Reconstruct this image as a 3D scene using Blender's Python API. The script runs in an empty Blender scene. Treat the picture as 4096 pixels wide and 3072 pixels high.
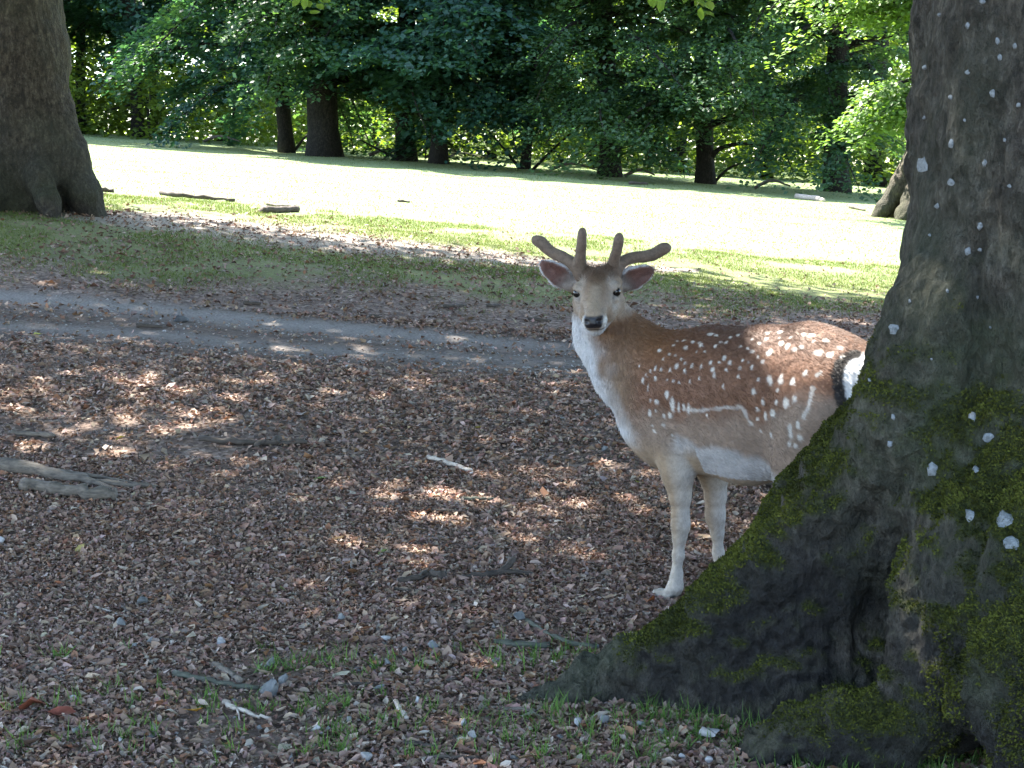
import bpy, math, random
import numpy as np
from mathutils import Vector
from mathutils.bvhtree import BVHTree

# ------------------------------------------------------------------ camera, sky, sun, exposure
SC = bpy.context.scene
COL = SC.collection
FPX, ZC, PITCH = 6200.0, 1.45, math.atan((1536 - 745) / 6200.0)
cam_data = bpy.data.cameras.new('camera')
cam_data.sensor_width = 36.0
cam_data.lens = 36.0 * FPX / 4096.0
cam_data.clip_start, cam_data.clip_end = 0.05, 2000.0
cam = bpy.data.objects.new('camera', cam_data)
cam.location = (0, 0, ZC)
cam.rotation_euler = (math.pi / 2 - PITCH, 0, 0)
COL.objects.link(cam)
SC.camera = cam

SUN_EL = math.radians(59)
SUN = np.array([-0.74 * math.cos(SUN_EL), 0.67 * math.cos(SUN_EL), math.sin(SUN_EL)])
SUN /= np.linalg.norm(SUN)
world = bpy.data.worlds.new('World')
SC.world = world
world.use_nodes = True
wn = world.node_tree
sky = wn.nodes.new('ShaderNodeTexSky')
sky.sky_type = 'NISHITA'
sky.sun_disc = False
sky.sun_elevation = SUN_EL
sky.sun_rotation = math.atan2(SUN[0], SUN[1])
wn.links.new(sky.outputs[0], wn.nodes['Background'].inputs[0])
wn.nodes['Background'].inputs[1].default_value = 0.12
sun_data = bpy.data.lights.new('sun', 'SUN')
sun_data.energy = 4.6
sun_data.angle = math.radians(0.53)
sun_data.color = (1.0, 0.95, 0.86)
sun = bpy.data.objects.new('sun', sun_data)
sun.rotation_euler = Vector(SUN).to_track_quat('Z', 'Y').to_euler()
sun.location = (-20, 10, 30)
COL.objects.link(sun)
SC.view_settings.view_transform = 'Standard'
SC.view_settings.look = 'None'
SC.view_settings.gamma = 1.0
SC.view_settings.use_curve_mapping = False
SC.view_settings.exposure = 3.12
SC.cycles.use_denoising = True
SC.cycles.max_bounces = 8
SC.cycles.diffuse_bounces = 4
SC.cycles.transmission_bounces = 6
SC.cycles.caustics_reflective = False
SC.cycles.caustics_refractive = False

RNG = np.random.default_rng(7)

# ------------------------------------------------------------------ pixels (of the 4096x3072 photo) <-> world
CT, ST = math.cos(PITCH), math.sin(PITCH)
def pix(u, v, Y):
    """world point on the ray of photo pixel (u, v) at depth Y"""
    du, dv = (u - 2048) / FPX, (1536 - v) / FPX
    dy, dz = CT + dv * ST, -ST + dv * CT
    return np.array([du * Y / dy, Y, ZC + dz * Y / dy])
def proj(P):
    P = np.asarray(P, float)
    x, y, z = P[..., 0], P[..., 1], P[..., 2] - ZC
    d = np.maximum(y * CT - z * ST, 1e-3)
    return 2048 + FPX * x / d, 1536 - FPX * (y * ST + z * CT) / d

def hermite(xs, ys, x):
    xs, ys = np.asarray(xs, float), np.asarray(ys, float)
    d = np.diff(ys) / np.diff(xs)
    m = np.concatenate([[d[0]], (d[:-1] * np.diff(xs)[1:] + d[1:] * np.diff(xs)[:-1]) / (xs[2:] - xs[:-2]), [d[-1]]])
    x = np.clip(x, xs[0], xs[-1])
    i = np.clip(np.searchsorted(xs, x) - 1, 0, len(xs) - 2)
    h = xs[i + 1] - xs[i]
    t = (x - xs[i]) / h
    return ((2*t**3 - 3*t**2 + 1) * ys[i] + (t**3 - 2*t**2 + t) * h * m[i]
            + (-2*t**3 + 3*t**2) * ys[i+1] + (t**3 - t**2) * h * m[i+1])

def hash3(i, j, k, seed=0):
    n = (i.astype(np.int64) * 73856093) ^ (j.astype(np.int64) * 19349663) ^ (k.astype(np.int64) * 83492791) ^ (seed * 2654435)
    n = (n ^ (n >> 13)) * 1274126177 & 0x7fffffff
    n = (n ^ (n >> 15)) * 2246822519 & 0x7fffffff
    return (n & 0xffff) / 32767.5 - 1.0
def noise(P, scale=1.0, seed=0):
    """value noise, -1..1"""
    P = np.asarray(P, float) * scale
    if np.ndim(scale) == 0 and P.shape[-1] == 2:
        P = np.concatenate([P, np.zeros(P.shape[:-1] + (1,))], -1)
    f = np.floor(P); t = P - f; f = f.astype(np.int64); t = t * t * (3 - 2 * t)
    r = 0
    for a in (0, 1):
        wx = t[..., 0] if a else 1 - t[..., 0]
        for b in (0, 1):
            wy = t[..., 1] if b else 1 - t[..., 1]
            for c in (0, 1):
                wz = t[..., 2] if c else 1 - t[..., 2]
                r = r + wx * wy * wz * hash3(f[..., 0] + a, f[..., 1] + b, f[..., 2] + c, seed)
    return r
def fbm(P, scale=1.0, oct=3, seed=0):
    r, a = 0, 1.0
    P = np.asarray(P, float)
    for o in range(oct):
        r = r + a * noise(P, scale * 2**o if np.ndim(scale) == 0 else np.asarray(scale) * 2**o, seed + o)
        a *= 0.5
    return r
def sstep(a, b, x):
    t = np.clip((x - a) / (b - a), 0, 1)
    return t * t * (3 - 2 * t)

# terrain: height along the left and the right edge of the view, by distance
TY = [-60, 0, 3.0, 5.4, 8.0, 11, 15.5, 18, 30, 45, 55, 70, 120, 420]
def _zt(vs):
    out = [0, 0, 0, 0]
    for y, v in zip(TY[4:11], vs):
        out.append(pix(2048, v, y)[2])
    out += [out[-1] + .5, out[-1] + 1.0, out[-1] + 1.0]
    return out
ZL = _zt([1635, 1225, 805, 735, 605, 530, 505])
ZR = _zt([1790, 1470, 1265, 1150, 905, 800, 790])
ZL[3], ZR[3] = 0.02, -0.01
def ground(x, y):
    x, y = np.asarray(x, float), np.asarray(y, float)
    a, b = hermite(TY, ZL, y), hermite(TY, ZR, y)
    t = 0.5 + FPX / 4096 * x / np.maximum(y, 4.0)
    t = 0.5 + 0.95 * np.tanh((t - 0.5) / 0.95)
    z = a + (b - a) * t
    P = np.stack([x, y, 0 * x], -1)
    far = sstep(8, 30, y)
    z = z + noise(P, 0.9, 3) * (0.012 + 0.02 * far) + noise(P, 3.1, 4) * 0.008 * (1 - far)
    # trodden wheel tracks sink a little
    u, v = proj(np.stack([x, y, z], -1))
    for c in (track1, track2):
        z = z - 0.03 * np.exp(-((v - c(u)) / 30.0)**2) * (y > 6)
    return z
def track1(u): return np.interp(u, [-2500, 0, 600, 1100, 2200, 3500, 6000], [1000, 1180, 1235, 1290, 1385, 1450, 1540])
def track2(u): return np.interp(u, [-2500, 0, 600, 1100, 2200, 3500, 6000], [1110, 1300, 1335, 1385, 1450, 1505, 1590])
def on_ground(u, v, lift=0.0):
    """where the ray of a photo pixel meets the ground"""
    lo, hi = 2.5, 90.0
    ys = np.concatenate([np.arange(3, 12, .05), np.arange(12, 80, .2)])
    pts = np.array([pix(u, v, y) for y in ys])
    g = ground(pts[:, 0], pts[:, 1])
    k = np.nonzero(pts[:, 2] <= g)[0]
    k = k[0] if len(k) else len(ys) - 1
    lo, hi = ys[max(k - 1, 0)], ys[k]
    for _ in range(14):
        m = (lo + hi) / 2
        p = pix(u, v, m)
        if p[2] <= ground(p[0], p[1]): hi = m
        else: lo = m
    p = pix(u, v, hi)
    p[2] = float(ground(p[0], p[1])) + lift
    return p
def shade_edge(u): return np.interp(u, [-3000, -500, 0, 440, 900, 1300, 1700, 2150, 2600, 3100, 3560, 5000], [640, 750, 795, 850, 925, 975, 1025, 1062, 1110, 1160, 1200, 1290])

# ------------------------------------------------------------------ mesh helpers
def mesh_np(name, V, F, smooth=False, cols=None, attrs=None):
    """V (n,3); F list of (m,k) index arrays"""
    me = bpy.data.meshes.new(name)
    V = np.ascontiguousarray(V, np.float32)
    F = [np.ascontiguousarray(f, np.int32) for f in (F if isinstance(F, list) else [F]) if len(f)]
    me.vertices.add(len(V)); me.vertices.foreach_set('co', V.ravel())
    nl = sum(f.size for f in F); npoly = sum(len(f) for f in F)
    me.loops.add(nl); me.loops.foreach_set('vertex_index', np.concatenate([f.ravel() for f in F]))
    me.polygons.add(npoly)
    st, o = [], 0
    for f in F:
        st.append(np.arange(len(f)) * f.shape[1] + o); o += f.size
    me.polygons.foreach_set('loop_start', np.concatenate(st).astype(np.int32))
    if smooth: me.polygons.foreach_set('use_smooth', np.ones(npoly, bool))
    me.update(calc_edges=True)
    if cols is not None:
        at = me.attributes.new('col', 'FLOAT_COLOR', 'POINT')
        c = np.ones((len(V), 4), np.float32); c[:, :3] = cols
        at.data.foreach_set('color', c.ravel())
    for k, a in (attrs or {}).items():
        at = me.attributes.new(k, 'FLOAT', 'POINT')
        at.data.foreach_set('value', np.ascontiguousarray(a, np.float32))
    return me
def obj(name, me, mat=None, parent=None, loc=None):
    o = bpy.data.objects.new(name, me)
    COL.objects.link(o)
    if mat is not None and me is not None and not me.materials: me.materials.append(mat)
    if loc is not None: o.location = loc
    if parent is not None:
        o.parent = parent
        if loc is None: o.location = -Vector(parent.location)      # parts are written in world coordinates
    return o
def empty(name, loc, label, cat, group=None):
    o = bpy.data.objects.new(name, None)
    o.empty_display_size = 0.1
    COL.objects.link(o); o.location = loc
    return tag(o, label, cat, group)
def tag(o, label, cat, group=None):
    o['label'] = label; o['category'] = cat
    if group: o['group'] = group
    return o

class Bag:
    """collects vertices and faces of several shapes that make ONE part"""
    def __init__(s): s.V, s.F, s.n = [], {}, 0
    def add(s, V, F):
        s.V.append(np.asarray(V, float))
        for f in (F if isinstance(F, list) else [F]):
            f = np.asarray(f)
            if len(f): s.F.setdefault(f.shape[1], []).append(f + s.n)
        s.n += len(V)
    def mesh(s, name, smooth=True, **k):
        return mesh_np(name, np.concatenate(s.V), [np.concatenate(f) for f in s.F.values()], smooth, **k)

def tube(path, rad, n=8, cap=True, lump=0.0, seed=0):
    path = np.asarray(path, float); rad = np.asarray(rad, float)
    m = len(path)
    T = np.gradient(path, axis=0); T /= np.linalg.norm(T, axis=1)[:, None] + 1e-9
    ref = np.array([0.13, 0.2, 1.0]) if abs(T[:, 2]).mean() < .8 else np.array([1.0, 0.1, 0.0])
    A = np.cross(T, ref); A /= np.linalg.norm(A, axis=1)[:, None] + 1e-9
    B = np.cross(T, A)
    th = np.arange(n) * 2 * math.pi / n
    V = path[:, None] + rad[:, None, None] * (np.cos(th)[None, :, None] * A[:, None] + np.sin(th)[None, :, None] * B[:, None])
    if lump:
        c = path[:, None]
        k = 1 + lump * noise(V, 1.3 / max(rad.mean(), .01) * .5, seed)[..., None]
        V = c + (V - c) * k
    V = V.reshape(-1, 3)
    i, j = np.meshgrid(np.arange(m - 1), np.arange(n), indexing='ij')
    q = np.stack([i*n + j, i*n + (j+1) % n, (i+1)*n + (j+1) % n, (i+1)*n + j], -1).reshape(-1, 4)
    F = [q]
    if cap:
        V = np.concatenate([V, path[:1], path[-1:]])
        a, b = m * n, m * n + 1
        k = np.arange(n)
        F.append(np.concatenate([np.stack([k*0 + a, (k+1) % n, k], -1), np.stack([k*0 + b, (m-1)*n + k, (m-1)*n + (k+1) % n], -1)]))
    return V, F
def spline(pts, n):
    pts = np.asarray(pts, float)
    t = np.concatenate([[0], np.cumsum(np.linalg.norm(np.diff(pts[:, :3], axis=0), axis=1) + 1e-6)])
    s = np.linspace(0, t[-1], n)
    return np.stack([hermite(t, pts[:, k], s) for k in range(pts.shape[1])], -1) if len(pts) > 2 else np.stack([np.interp(s, t, pts[:, k]) for k in range(pts.shape[1])], -1)

# ---- signed distance modelling, surfaced by naive surface nets
class SDF:
    def __init__(s, lo, hi, h):
        s.lo, s.h = np.asarray(lo, float), h
        s.n = np.ceil((np.asarray(hi, float) - s.lo) / h).astype(int) + 1
        s.D = np.full(tuple(s.n), 1.0, np.float32)
        s.ax = [s.lo[k] + h * np.arange(s.n[k]) for k in range(3)]
    def block(s, lo, hi, pad):
        a = np.clip(np.floor((np.asarray(lo) - pad - s.lo) / s.h).astype(int), 0, s.n)
        b = np.clip(np.ceil((np.asarray(hi) + pad - s.lo) / s.h).astype(int) + 1, 0, s.n)
        sl = tuple(slice(x, y) for x, y in zip(a, b))
        P = np.stack(np.meshgrid(*[s.ax[k][sl[k]] for k in range(3)], indexing='ij'), -1)
        return sl, P
    def put(s, sl, d, k, cut=False):
        D = s.D[sl]
        if cut:
            d = -d
            h = np.clip(.5 - .5 * (D - d) / k, 0, 1)
            s.D[sl] = D + (d - D) * h + k * h * (1 - h)
        else:
            h = np.clip(.5 + .5 * (D - d) / k, 0, 1)
            s.D[sl] = D + (d - D) * h - k * h * (1 - h)
    def seg(s, A, B, ra, rb, k=.03, axis=None, sc=1.0, cut=False):
        """tapered capsule; axis+sc: squash its section along axis by sc"""
        A, B = np.asarray(A, float), np.asarray(B, float)
        r = max(ra, rb)
        sl, P = s.block(np.minimum(A, B) - r, np.maximum(A, B) + r, k * 1.5 + s.h)
        if P.size == 0: return
        if axis is not None:
            w = np.asarray(axis, float); w = w / np.linalg.norm(w)
            f = 1 / sc - 1
            P = P + (P - A).dot(w)[..., None] * w * f
            B = B + (B - A).dot(w) * w * f
        d = B - A
        t = np.clip((P - A).dot(d) / max(d.dot(d), 1e-9), 0, 1)
        q = np.linalg.norm(P - A - t[..., None] * d, axis=-1) - (ra + (rb - ra) * t)
        s.put(sl, q * (sc if axis is not None and sc < 1 else 1), k, cut)
    def chain(s, pts, k=.03, **kw):
        for p, q in zip(pts[:-1], pts[1:]):
            s.seg(p[:3], q[:3], p[3], q[3], k, **kw)
    def ell(s, C, R, frame=None, k=.02, cut=False):
        C, R = np.asarray(C, float), np.asarray(R, float)
        M = np.eye(3) if frame is None else np.asarray(frame, float)
        sl, P = s.block(C - R.max(), C + R.max(), k * 1.5 + s.h)
        q = (P - C).dot(M.T) / R
        l = np.linalg.norm(q, axis=-1)
        g = np.linalg.norm(q / R, axis=-1)
        s.put(sl, l * (l - 1) / np.maximum(g, 1e-6), k, cut)
    def mesh(s):
        D = s.D; S = D < 0
        c = [(a, b, d) for a in (0, 1) for b in (0, 1) for d in (0, 1)]
        sh = tuple(x - 1 for x in D.shape)
        cnt = np.zeros(sh, np.int8)
        for a, b, d in c: cnt += S[a:a+sh[0], b:b+sh[1], d:d+sh[2]]
        I = np.argwhere((cnt > 0) & (cnt < 8))
        vals = {x: D[I[:, 0]+x[0], I[:, 1]+x[1], I[:, 2]+x[2]] for x in c}
        acc = np.zeros((len(I), 3)); num = np.zeros(len(I))
        for p in c:
            for ax in range(3):
                if p[ax]: continue
                q = list(p); q[ax] = 1; q = tuple(q)
                a, b = vals[p], vals[q]
                m = (a < 0) != (b < 0)
                t = np.where(m, a / np.where(m, a - b, 1), 0)
                pt = np.tile(np.array(p, float), (len(I), 1)); pt[:, ax] += t
                acc += pt * m[:, None]; num += m
        V = s.lo + s.h * (I + acc / num[:, None])
        ids = np.full(sh, -1, np.int32); ids[I[:, 0], I[:, 1], I[:, 2]] = np.arange(len(I))
        Q = []
        for ax in range(3):
            o = [k for k in range(3) if k != ax]
            sa = [slice(None)]*3; sb = [slice(None)]*3
            sa[ax], sb[ax] = slice(0, -1), slice(1, None)
            E = np.argwhere(S[tuple(sa)] != S[tuple(sb)])
            E = E[(E[:, o[0]] > 0) & (E[:, o[1]] > 0) & (E[:, o[0]] < D.shape[o[0]]-1) & (E[:, o[1]] < D.shape[o[1]]-1)]
            ins = S[E[:, 0], E[:, 1], E[:, 2]]
            quad = []
            for da, db in ((1, 1), (0, 1), (0, 0), (1, 0)):
                e = E.copy(); e[:, o[0]] -= da; e[:, o[1]] -= db
                quad.append(ids[e[:, 0], e[:, 1], e[:, 2]])
            q = np.stack(quad, -1)
            flip = ins if ax != 1 else ~ins
            q[~flip] = q[~flip][:, ::-1]
            Q.append(q)
        return V, np.concatenate(Q)
def vnormals(V, Q):
    n = np.cross(V[Q[:, 2]] - V[Q[:, 0]], V[Q[:, 3 if Q.shape[1] > 3 else 2]] - V[Q[:, 1]])
    N = np.zeros_like(V)
    for k in range(Q.shape[1]): np.add.at(N, Q[:, k], n)
    return N / (np.linalg.norm(N, axis=1)[:, None] + 1e-12)
def relax(V, Q, it=2, w=.5):
    E = np.concatenate([Q[:, [0, 1]], Q[:, [1, 2]], Q[:, [2, 3]], Q[:, [3, 0]]])
    for _ in range(it):
        S = np.zeros_like(V); n = np.zeros(len(V))
        np.add.at(S, E[:, 0], V[E[:, 1]]); np.add.at(n, E[:, 0], 1)
        np.add.at(S, E[:, 1], V[E[:, 0]]); np.add.at(n, E[:, 1], 1)
        V = V + w * (S / np.maximum(n, 1)[:, None] - V)
    return V

def scatter(name, TV, TF, P, X, N, scale, cols, smooth=False, bend=None):
    """many copies of a small template (x along X, z along N) as one mesh"""
    X = X - N * (X * N).sum(1)[:, None]; X /= np.linalg.norm(X, axis=1)[:, None] + 1e-9
    Yv = np.cross(N, X)
    T = np.asarray(TV, float)[None] * np.ones((len(P), 1, 1))
    if bend is not None: T = bend(T)
    T = T * (scale[:, None, None] if scale.ndim == 1 else scale[:, None, :])
    V = P[:, None] + T[..., 0:1] * X[:, None] + T[..., 1:2] * Yv[:, None] + T[..., 2:3] * N[:, None]
    n = len(TV)
    off = (np.arange(len(P)) * n)[:, None, None]
    F = {}
    for f in TF: F.setdefault(len(f), []).append(f)
    Fs = [(np.array(f)[None] + off).reshape(-1, k) for k, f in F.items()]
    return mesh_np(name, V.reshape(-1, 3), Fs, smooth, cols=np.repeat(cols, n, 0))
def rand_dirs(n, tilt, up=(0, 0, 1)):
    """unit vectors near up"""
    v = np.asarray(up, float) + RNG.normal(0, tilt, (n, 3))
    return v / np.linalg.norm(v, axis=1)[:, None]
LEAF4 = ([(-.5, 0, 0), (0.03, -.36, .10), (.5, 0, 0), (0.03, .36, .10)], [(0, 1, 2), (0, 2, 3)])
LEAF8 = ([(-.5, 0, 0), (-.2, -.27, .05), (.2, -.26, .07), (.55, 0, .03), (.2, .26, .07), (-.2, .27, .05), (-.2, 0, 0), (.2, 0, .01)],
         [(0, 1, 6), (0, 6, 5), (1, 2, 7, 6), (6, 7, 4, 5), (2, 3, 7), (7, 3, 4)])

# ------------------------------------------------------------------ materials
def new_mat(name):
    m = bpy.data.materials.new(name); m.use_nodes = True
    t = m.node_tree
    return m, t, t.nodes['Principled BSDF']
def nd(t, typ, **k):
    n = t.nodes.new(typ)
    for a, b in k.items(): setattr(n, a, b)
    return n
def attr(t, name): return nd(t, 'ShaderNodeAttribute', attribute_name=name)
def tex(t, scale, detail=4, rough=.6, vec=None, typ='ShaderNodeTexNoise'):
    n = nd(t, typ)
    n.inputs['Scale'].default_value = scale
    if typ == 'ShaderNodeTexNoise':
        n.inputs['Detail'].default_value = detail; n.inputs['Roughness'].default_value = rough
    if vec is not None: t.links.new(vec, n.inputs['Vector'])
    return n
def ramp(t, src, stops):
    r = nd(t, 'ShaderNodeValToRGB')
    el = r.color_ramp.elements
    while len(el) < len(stops): el.new(.5)
    for e, (p, c) in zip(el, stops): e.position = p; e.color = (*c, 1) if len(c) == 3 else c
    t.links.new(src, r.inputs[0])
    return r.outputs[0]
def mixc(t, fac, a, b, mode='MIX'):
    n = nd(t, 'ShaderNodeMix', data_type='RGBA', blend_type=mode)
    for i, x in ((0, fac), (6, a), (7, b)):
        if hasattr(x, 'is_linked'): t.links.new(x, n.inputs[i])
        elif i == 0: n.inputs[0].default_value = x
        else: n.inputs[i].default_value = (*x, 1)
    return n.outputs[2]
def math_(t, op, a, b=None):
    n = nd(t, 'ShaderNodeMath', operation=op)
    for i, x in enumerate((a, b)):
        if x is None: continue
        if hasattr(x, 'is_linked'): t.links.new(x, n.inputs[i])
        else: n.inputs[i].default_value = x
    return n.outputs[0]
def bump(t, bsdf, h, strength, dist, normal=None):
    b = nd(t, 'ShaderNodeBump')
    b.inputs['Strength'].default_value = strength; b.inputs['Distance'].default_value = dist
    t.links.new(h, b.inputs['Height'])
    if normal: t.links.new(normal, b.inputs['Normal'])
    if bsdf: t.links.new(b.outputs[0], bsdf.inputs['Normal'])
    return b.outputs[0]
def objco(t): return nd(t, 'ShaderNodeNewGeometry').outputs['Position']
def stretch(t, vec, s):
    m = nd(t, 'ShaderNodeVectorMath', operation='MULTIPLY'); m.inputs[1].default_value = s
    t.links.new(vec, m.inputs[0]); return m.outputs[0]

def leaf_mat(name, trans=.42, tcol=(1.9, 2.0, .7), rough=.42, spec=.5):
    """leaf blade: colour per leaf from the mesh, part of the light goes through"""
    m, t, b = new_mat(name)
    c = attr(t, 'col').outputs['Color']
    t.links.new(c, b.inputs['Base Color'])
    b.inputs['Roughness'].default_value = rough
    b.inputs['Specular IOR Level'].default_value = spec
    tr = nd(t, 'ShaderNodeBsdfTranslucent')
    t.links.new(mixc(t, 1.0, c, tcol, 'MULTIPLY'), tr.inputs['Color'])
    mx = nd(t, 'ShaderNodeMixShader'); mx.inputs[0].default_value = trans
    t.links.new(b.outputs[0], mx.inputs[1]); t.links.new(tr.outputs[0], mx.inputs[2])
    t.links.new(mx.outputs[0], t.nodes['Material Output'].inputs['Surface'])
    return m
M_LEAF = leaf_mat('green_leaves', tcol=(2.6, 2.6, .9), rough=.5, spec=.32)
M_GRASS = leaf_mat('grass_blades', .3, (1.5, 1.6, .8), .55, .3)
M_LITTER = leaf_mat('dry_leaves', .08, (1.2, 1.0, .8), .62, .35)
M_MOSS = leaf_mat('moss_fronds', .15, (1.3, 1.3, .8), .85, .1)

def bark_mat(name, base, dark, light, vscale=(7, 7, 2.0), bmp=.5, moss=True):
    m, t, b = new_mat(name)
    co = objco(t)
    big = tex(t, 2.3, 4, .6, co)
    st = tex(t, 6, 6, .65, stretch(t, co, vscale))
    fine = tex(t, 55, 5, .7, stretch(t, co, (1, 1, .6)))
    vor = tex(t, 38, typ='ShaderNodeTexVoronoi', vec=stretch(t, co, (1, 1, .7)))
    c = ramp(t, st.outputs[0], [(.34, dark), (.5, base), (.64, light)])
    c = mixc(t, ramp(t, big.outputs[0], [(.4, (0, 0, 0)), (.65, (.55, .55, .55))]), c, tuple(x * .55 for x in base))
    c = mixc(t, ramp(t, fine.outputs[0], [(.38, (.75, .75, .75)), (.58, (0, 0, 0))]), c, dark)
    plate = tex(t, 26, 5, .8, stretch(t, co, (1, 1, .6)))
    c = mixc(t, ramp(t, plate.outputs[0], [(.40, (.85, .85, .85)), (.48, (0, 0, 0))]), c, tuple(x * .5 for x in dark))
    c = mixc(t, ramp(t, plate.outputs[0], [(.56, (0, 0, 0)), (.66, (.6, .6, .6))]), c, tuple(x * 1.25 for x in light))
    blot = tex(t, 11, 6, .75, stretch(t, co, (1, 1, .55)))
    c = mixc(t, ramp(t, blot.outputs[0], [(.50, (0, 0, 0)), (.62, (.75, .75, .75))]), c, tuple(x * .62 for x in dark))
    c = mixc(t, ramp(t, blot.outputs[0], [(.30, (.55, .55, .55)), (.42, (0, 0, 0))]), c, light)
    if moss:
        mo = attr(t, 'moss').outputs['Fac']
        alg = attr(t, 'algae').outputs['Fac']
        c = mixc(t, math_(t, 'MULTIPLY', alg, .6), c, (.075, .095, .055))
        mc = ramp(t, tex(t, 90, 3, .7, co).outputs[0], [(.3, (.014, .018, .005)), (.55, (.045, .055, .012)), (.75, (.10, .112, .024))])
        c = mixc(t, mo, c, mc)
        soil = attr(t, 'soil').outputs['Fac']
        sc_ = ramp(t, tex(t, 45, 5, .75, co).outputs[0], [(.35, (.010, .009, .009)), (.6, (.036, .034, .034)), (.75, (.075, .075, .08))])
        c = mixc(t, soil, c, sc_)
    t.links.new(c, b.inputs['Base Color'])
    b.inputs['Roughness'].default_value = .85
    b.inputs['Specular IOR Level'].default_value = .25
    n1 = bump(t, None, plate.outputs[0], bmp, .05, bump(t, None, st.outputs[0], bmp, .05))
    n2 = bump(t, None, vor.outputs['Distance'], bmp, .02, n1)
    bump(t, b, fine.outputs[0], min(1, bmp * 1.6), .015, n2)
    return m
M_BARK = bark_mat('beech_bark', (.125, .108, .086), (.055, .047, .038), (.20, .18, .15), bmp=1.0)
M_BARK2 = bark_mat('beech_bark_warm', (.075, .060, .040), (.03, .024, .016), (.125, .105, .075), (5, 5, 1.2))
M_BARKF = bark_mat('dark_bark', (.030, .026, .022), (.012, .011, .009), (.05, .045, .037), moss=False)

def wood_mat(name, base, dark):
    m, t, b = new_mat(name)
    co = nd(t, 'ShaderNodeTexCoord').outputs['Object']
    n = tex(t, 40, 5, .65, stretch(t, co, (.35, 1, 1.6)))
    t.links.new(ramp(t, n.outputs[0], [(.3, dark), (.62, base)]), b.inputs['Base Color'])
    b.inputs['Roughness'].default_value = .8
    bump(t, b, n.outputs[0], .6, .01)
    return m
M_WOODG = wood_mat('weathered_wood', (.185, .15, .115), (.04, .032, .026))
M_WOODD = wood_mat('damp_wood', (.085, .065, .05), (.025, .02, .016))
M_WOODP = wood_mat('pale_wood', (.52, .45, .38), (.26, .21, .17))
M_WOODM = wood_mat('algae_wood', (.105, .108, .078), (.032, .034, .024))

def stone_mat(name, base):
    m, t, b = new_mat(name)
    co = objco(t)
    n = tex(t, 30, 6, .65, co)
    t.links.new(ramp(t, n.outputs[0], [(.3, tuple(x * .5 for x in base)), (.6, base)]), b.inputs['Base Color'])
    b.inputs['Roughness'].default_value = .75
    bump(t, b, n.outputs[0], .5, .01)
    return m
M_STONEG = stone_mat('grey_flint', (.17, .175, .175))
M_STONEW = stone_mat('white_flint', (.40, .385, .38))
M_STONED = stone_mat('dark_flint', (.09, .095, .105))

# ------------------------------------------------------------------ the ground
def spaced(parts):
    a = [parts[0][0]]
    for lo, hi, st in parts:
        n = max(1, int(round((hi - lo) / st)))
        a += list(lo + (hi - lo) * (np.arange(n) + 1) / n)
    return np.array(a)
gx = spaced([(-420, -80, 20), (-80, -20, 2), (-20, -6, .4), (-6, -2.5, .1), (-2.5, 2.5, .04), (2.5, 6, .1), (6, 20, .4), (20, 80, 2), (80, 420, 20)])
gy = spaced([(-60, -4, 4), (-4, 3.4, .4), (3.4, 9, .035), (9, 20, .06), (20, 60, .35), (60, 120, 4), (120, 420, 30)])
GX, GY = np.meshgrid(gx, gy, indexing='xy')
GZ = ground(GX, GY)
GV = np.stack([GX, GY, GZ], -1).reshape(-1, 3)
def ground_masks(P):
    """grass, bare track, worn patch: where they lie on the terrain"""
    u, v = proj(P)
    fr = P[:, 1] > 3.5
    wob = 40 * fbm(P, .7, 3, 11) + 14 * fbm(P, 3.0, 2, 13)
    edge = np.interp(u, [-2500, 0, 600, 1100, 2200, 3500, 6000], [960, 1085, 1125, 1160, 1215, 1270, 1330])
    grass = (1 - sstep(-110, 40, v - edge + wob * 1.3)) * fr
    grass = np.where(P[:, 1] > 26, 1, grass)
    worn_c = np.interp(u, [200, 450, 800, 1200, 1700, 2150, 2700], [850, 862, 905, 955, 1008, 1050, 1085])
    worn_w = np.interp(u, [200, 500, 1200, 1900, 2250, 2700], [10, 34, 52, 40, 24, 6])
    worn = np.exp(-(np.abs(v - worn_c + wob * .35) / worn_w)**2.5) * fr * (u > 150) * (u < 2800)
    tr = np.maximum(np.exp(-((v - track1(u) + wob * .12) / 30)**2), .75 * np.exp(-((v - track2(u) + wob * .15) / 22)**2)) * (P[:, 1] > 6)
    tr = tr * (1 - .45 * sstep(1200, 2600, u)) * (P[:, 1] < 25)
    road = sstep(0, 30, v - track1(u) + 40 + wob * .2) * (1 - sstep(0, 60, v - track2(u) - 35 + wob * .3)) * (P[:, 1] > 6) * (P[:, 1] < 25)
    # thin green among the leaves near the big roots
    near = np.exp(-(((P[:, 0] - .6) / 1.1)**2 + ((P[:, 1] - 3.85) / .42)**2)) * .55
    near = near * sstep(-.3, .5, fbm(P, 3.5, 3, 21))
    return grass, worn, tr, road, near
mk = ground_masks(GV)
ny, nx = GX.shape
i, j = np.meshgrid(np.arange(ny - 1), np.arange(nx - 1), indexing='ij')
GQ = np.stack([i*nx + j, i*nx + j+1, (i+1)*nx + j+1, (i+1)*nx + j], -1).reshape(-1, 4)

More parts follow.
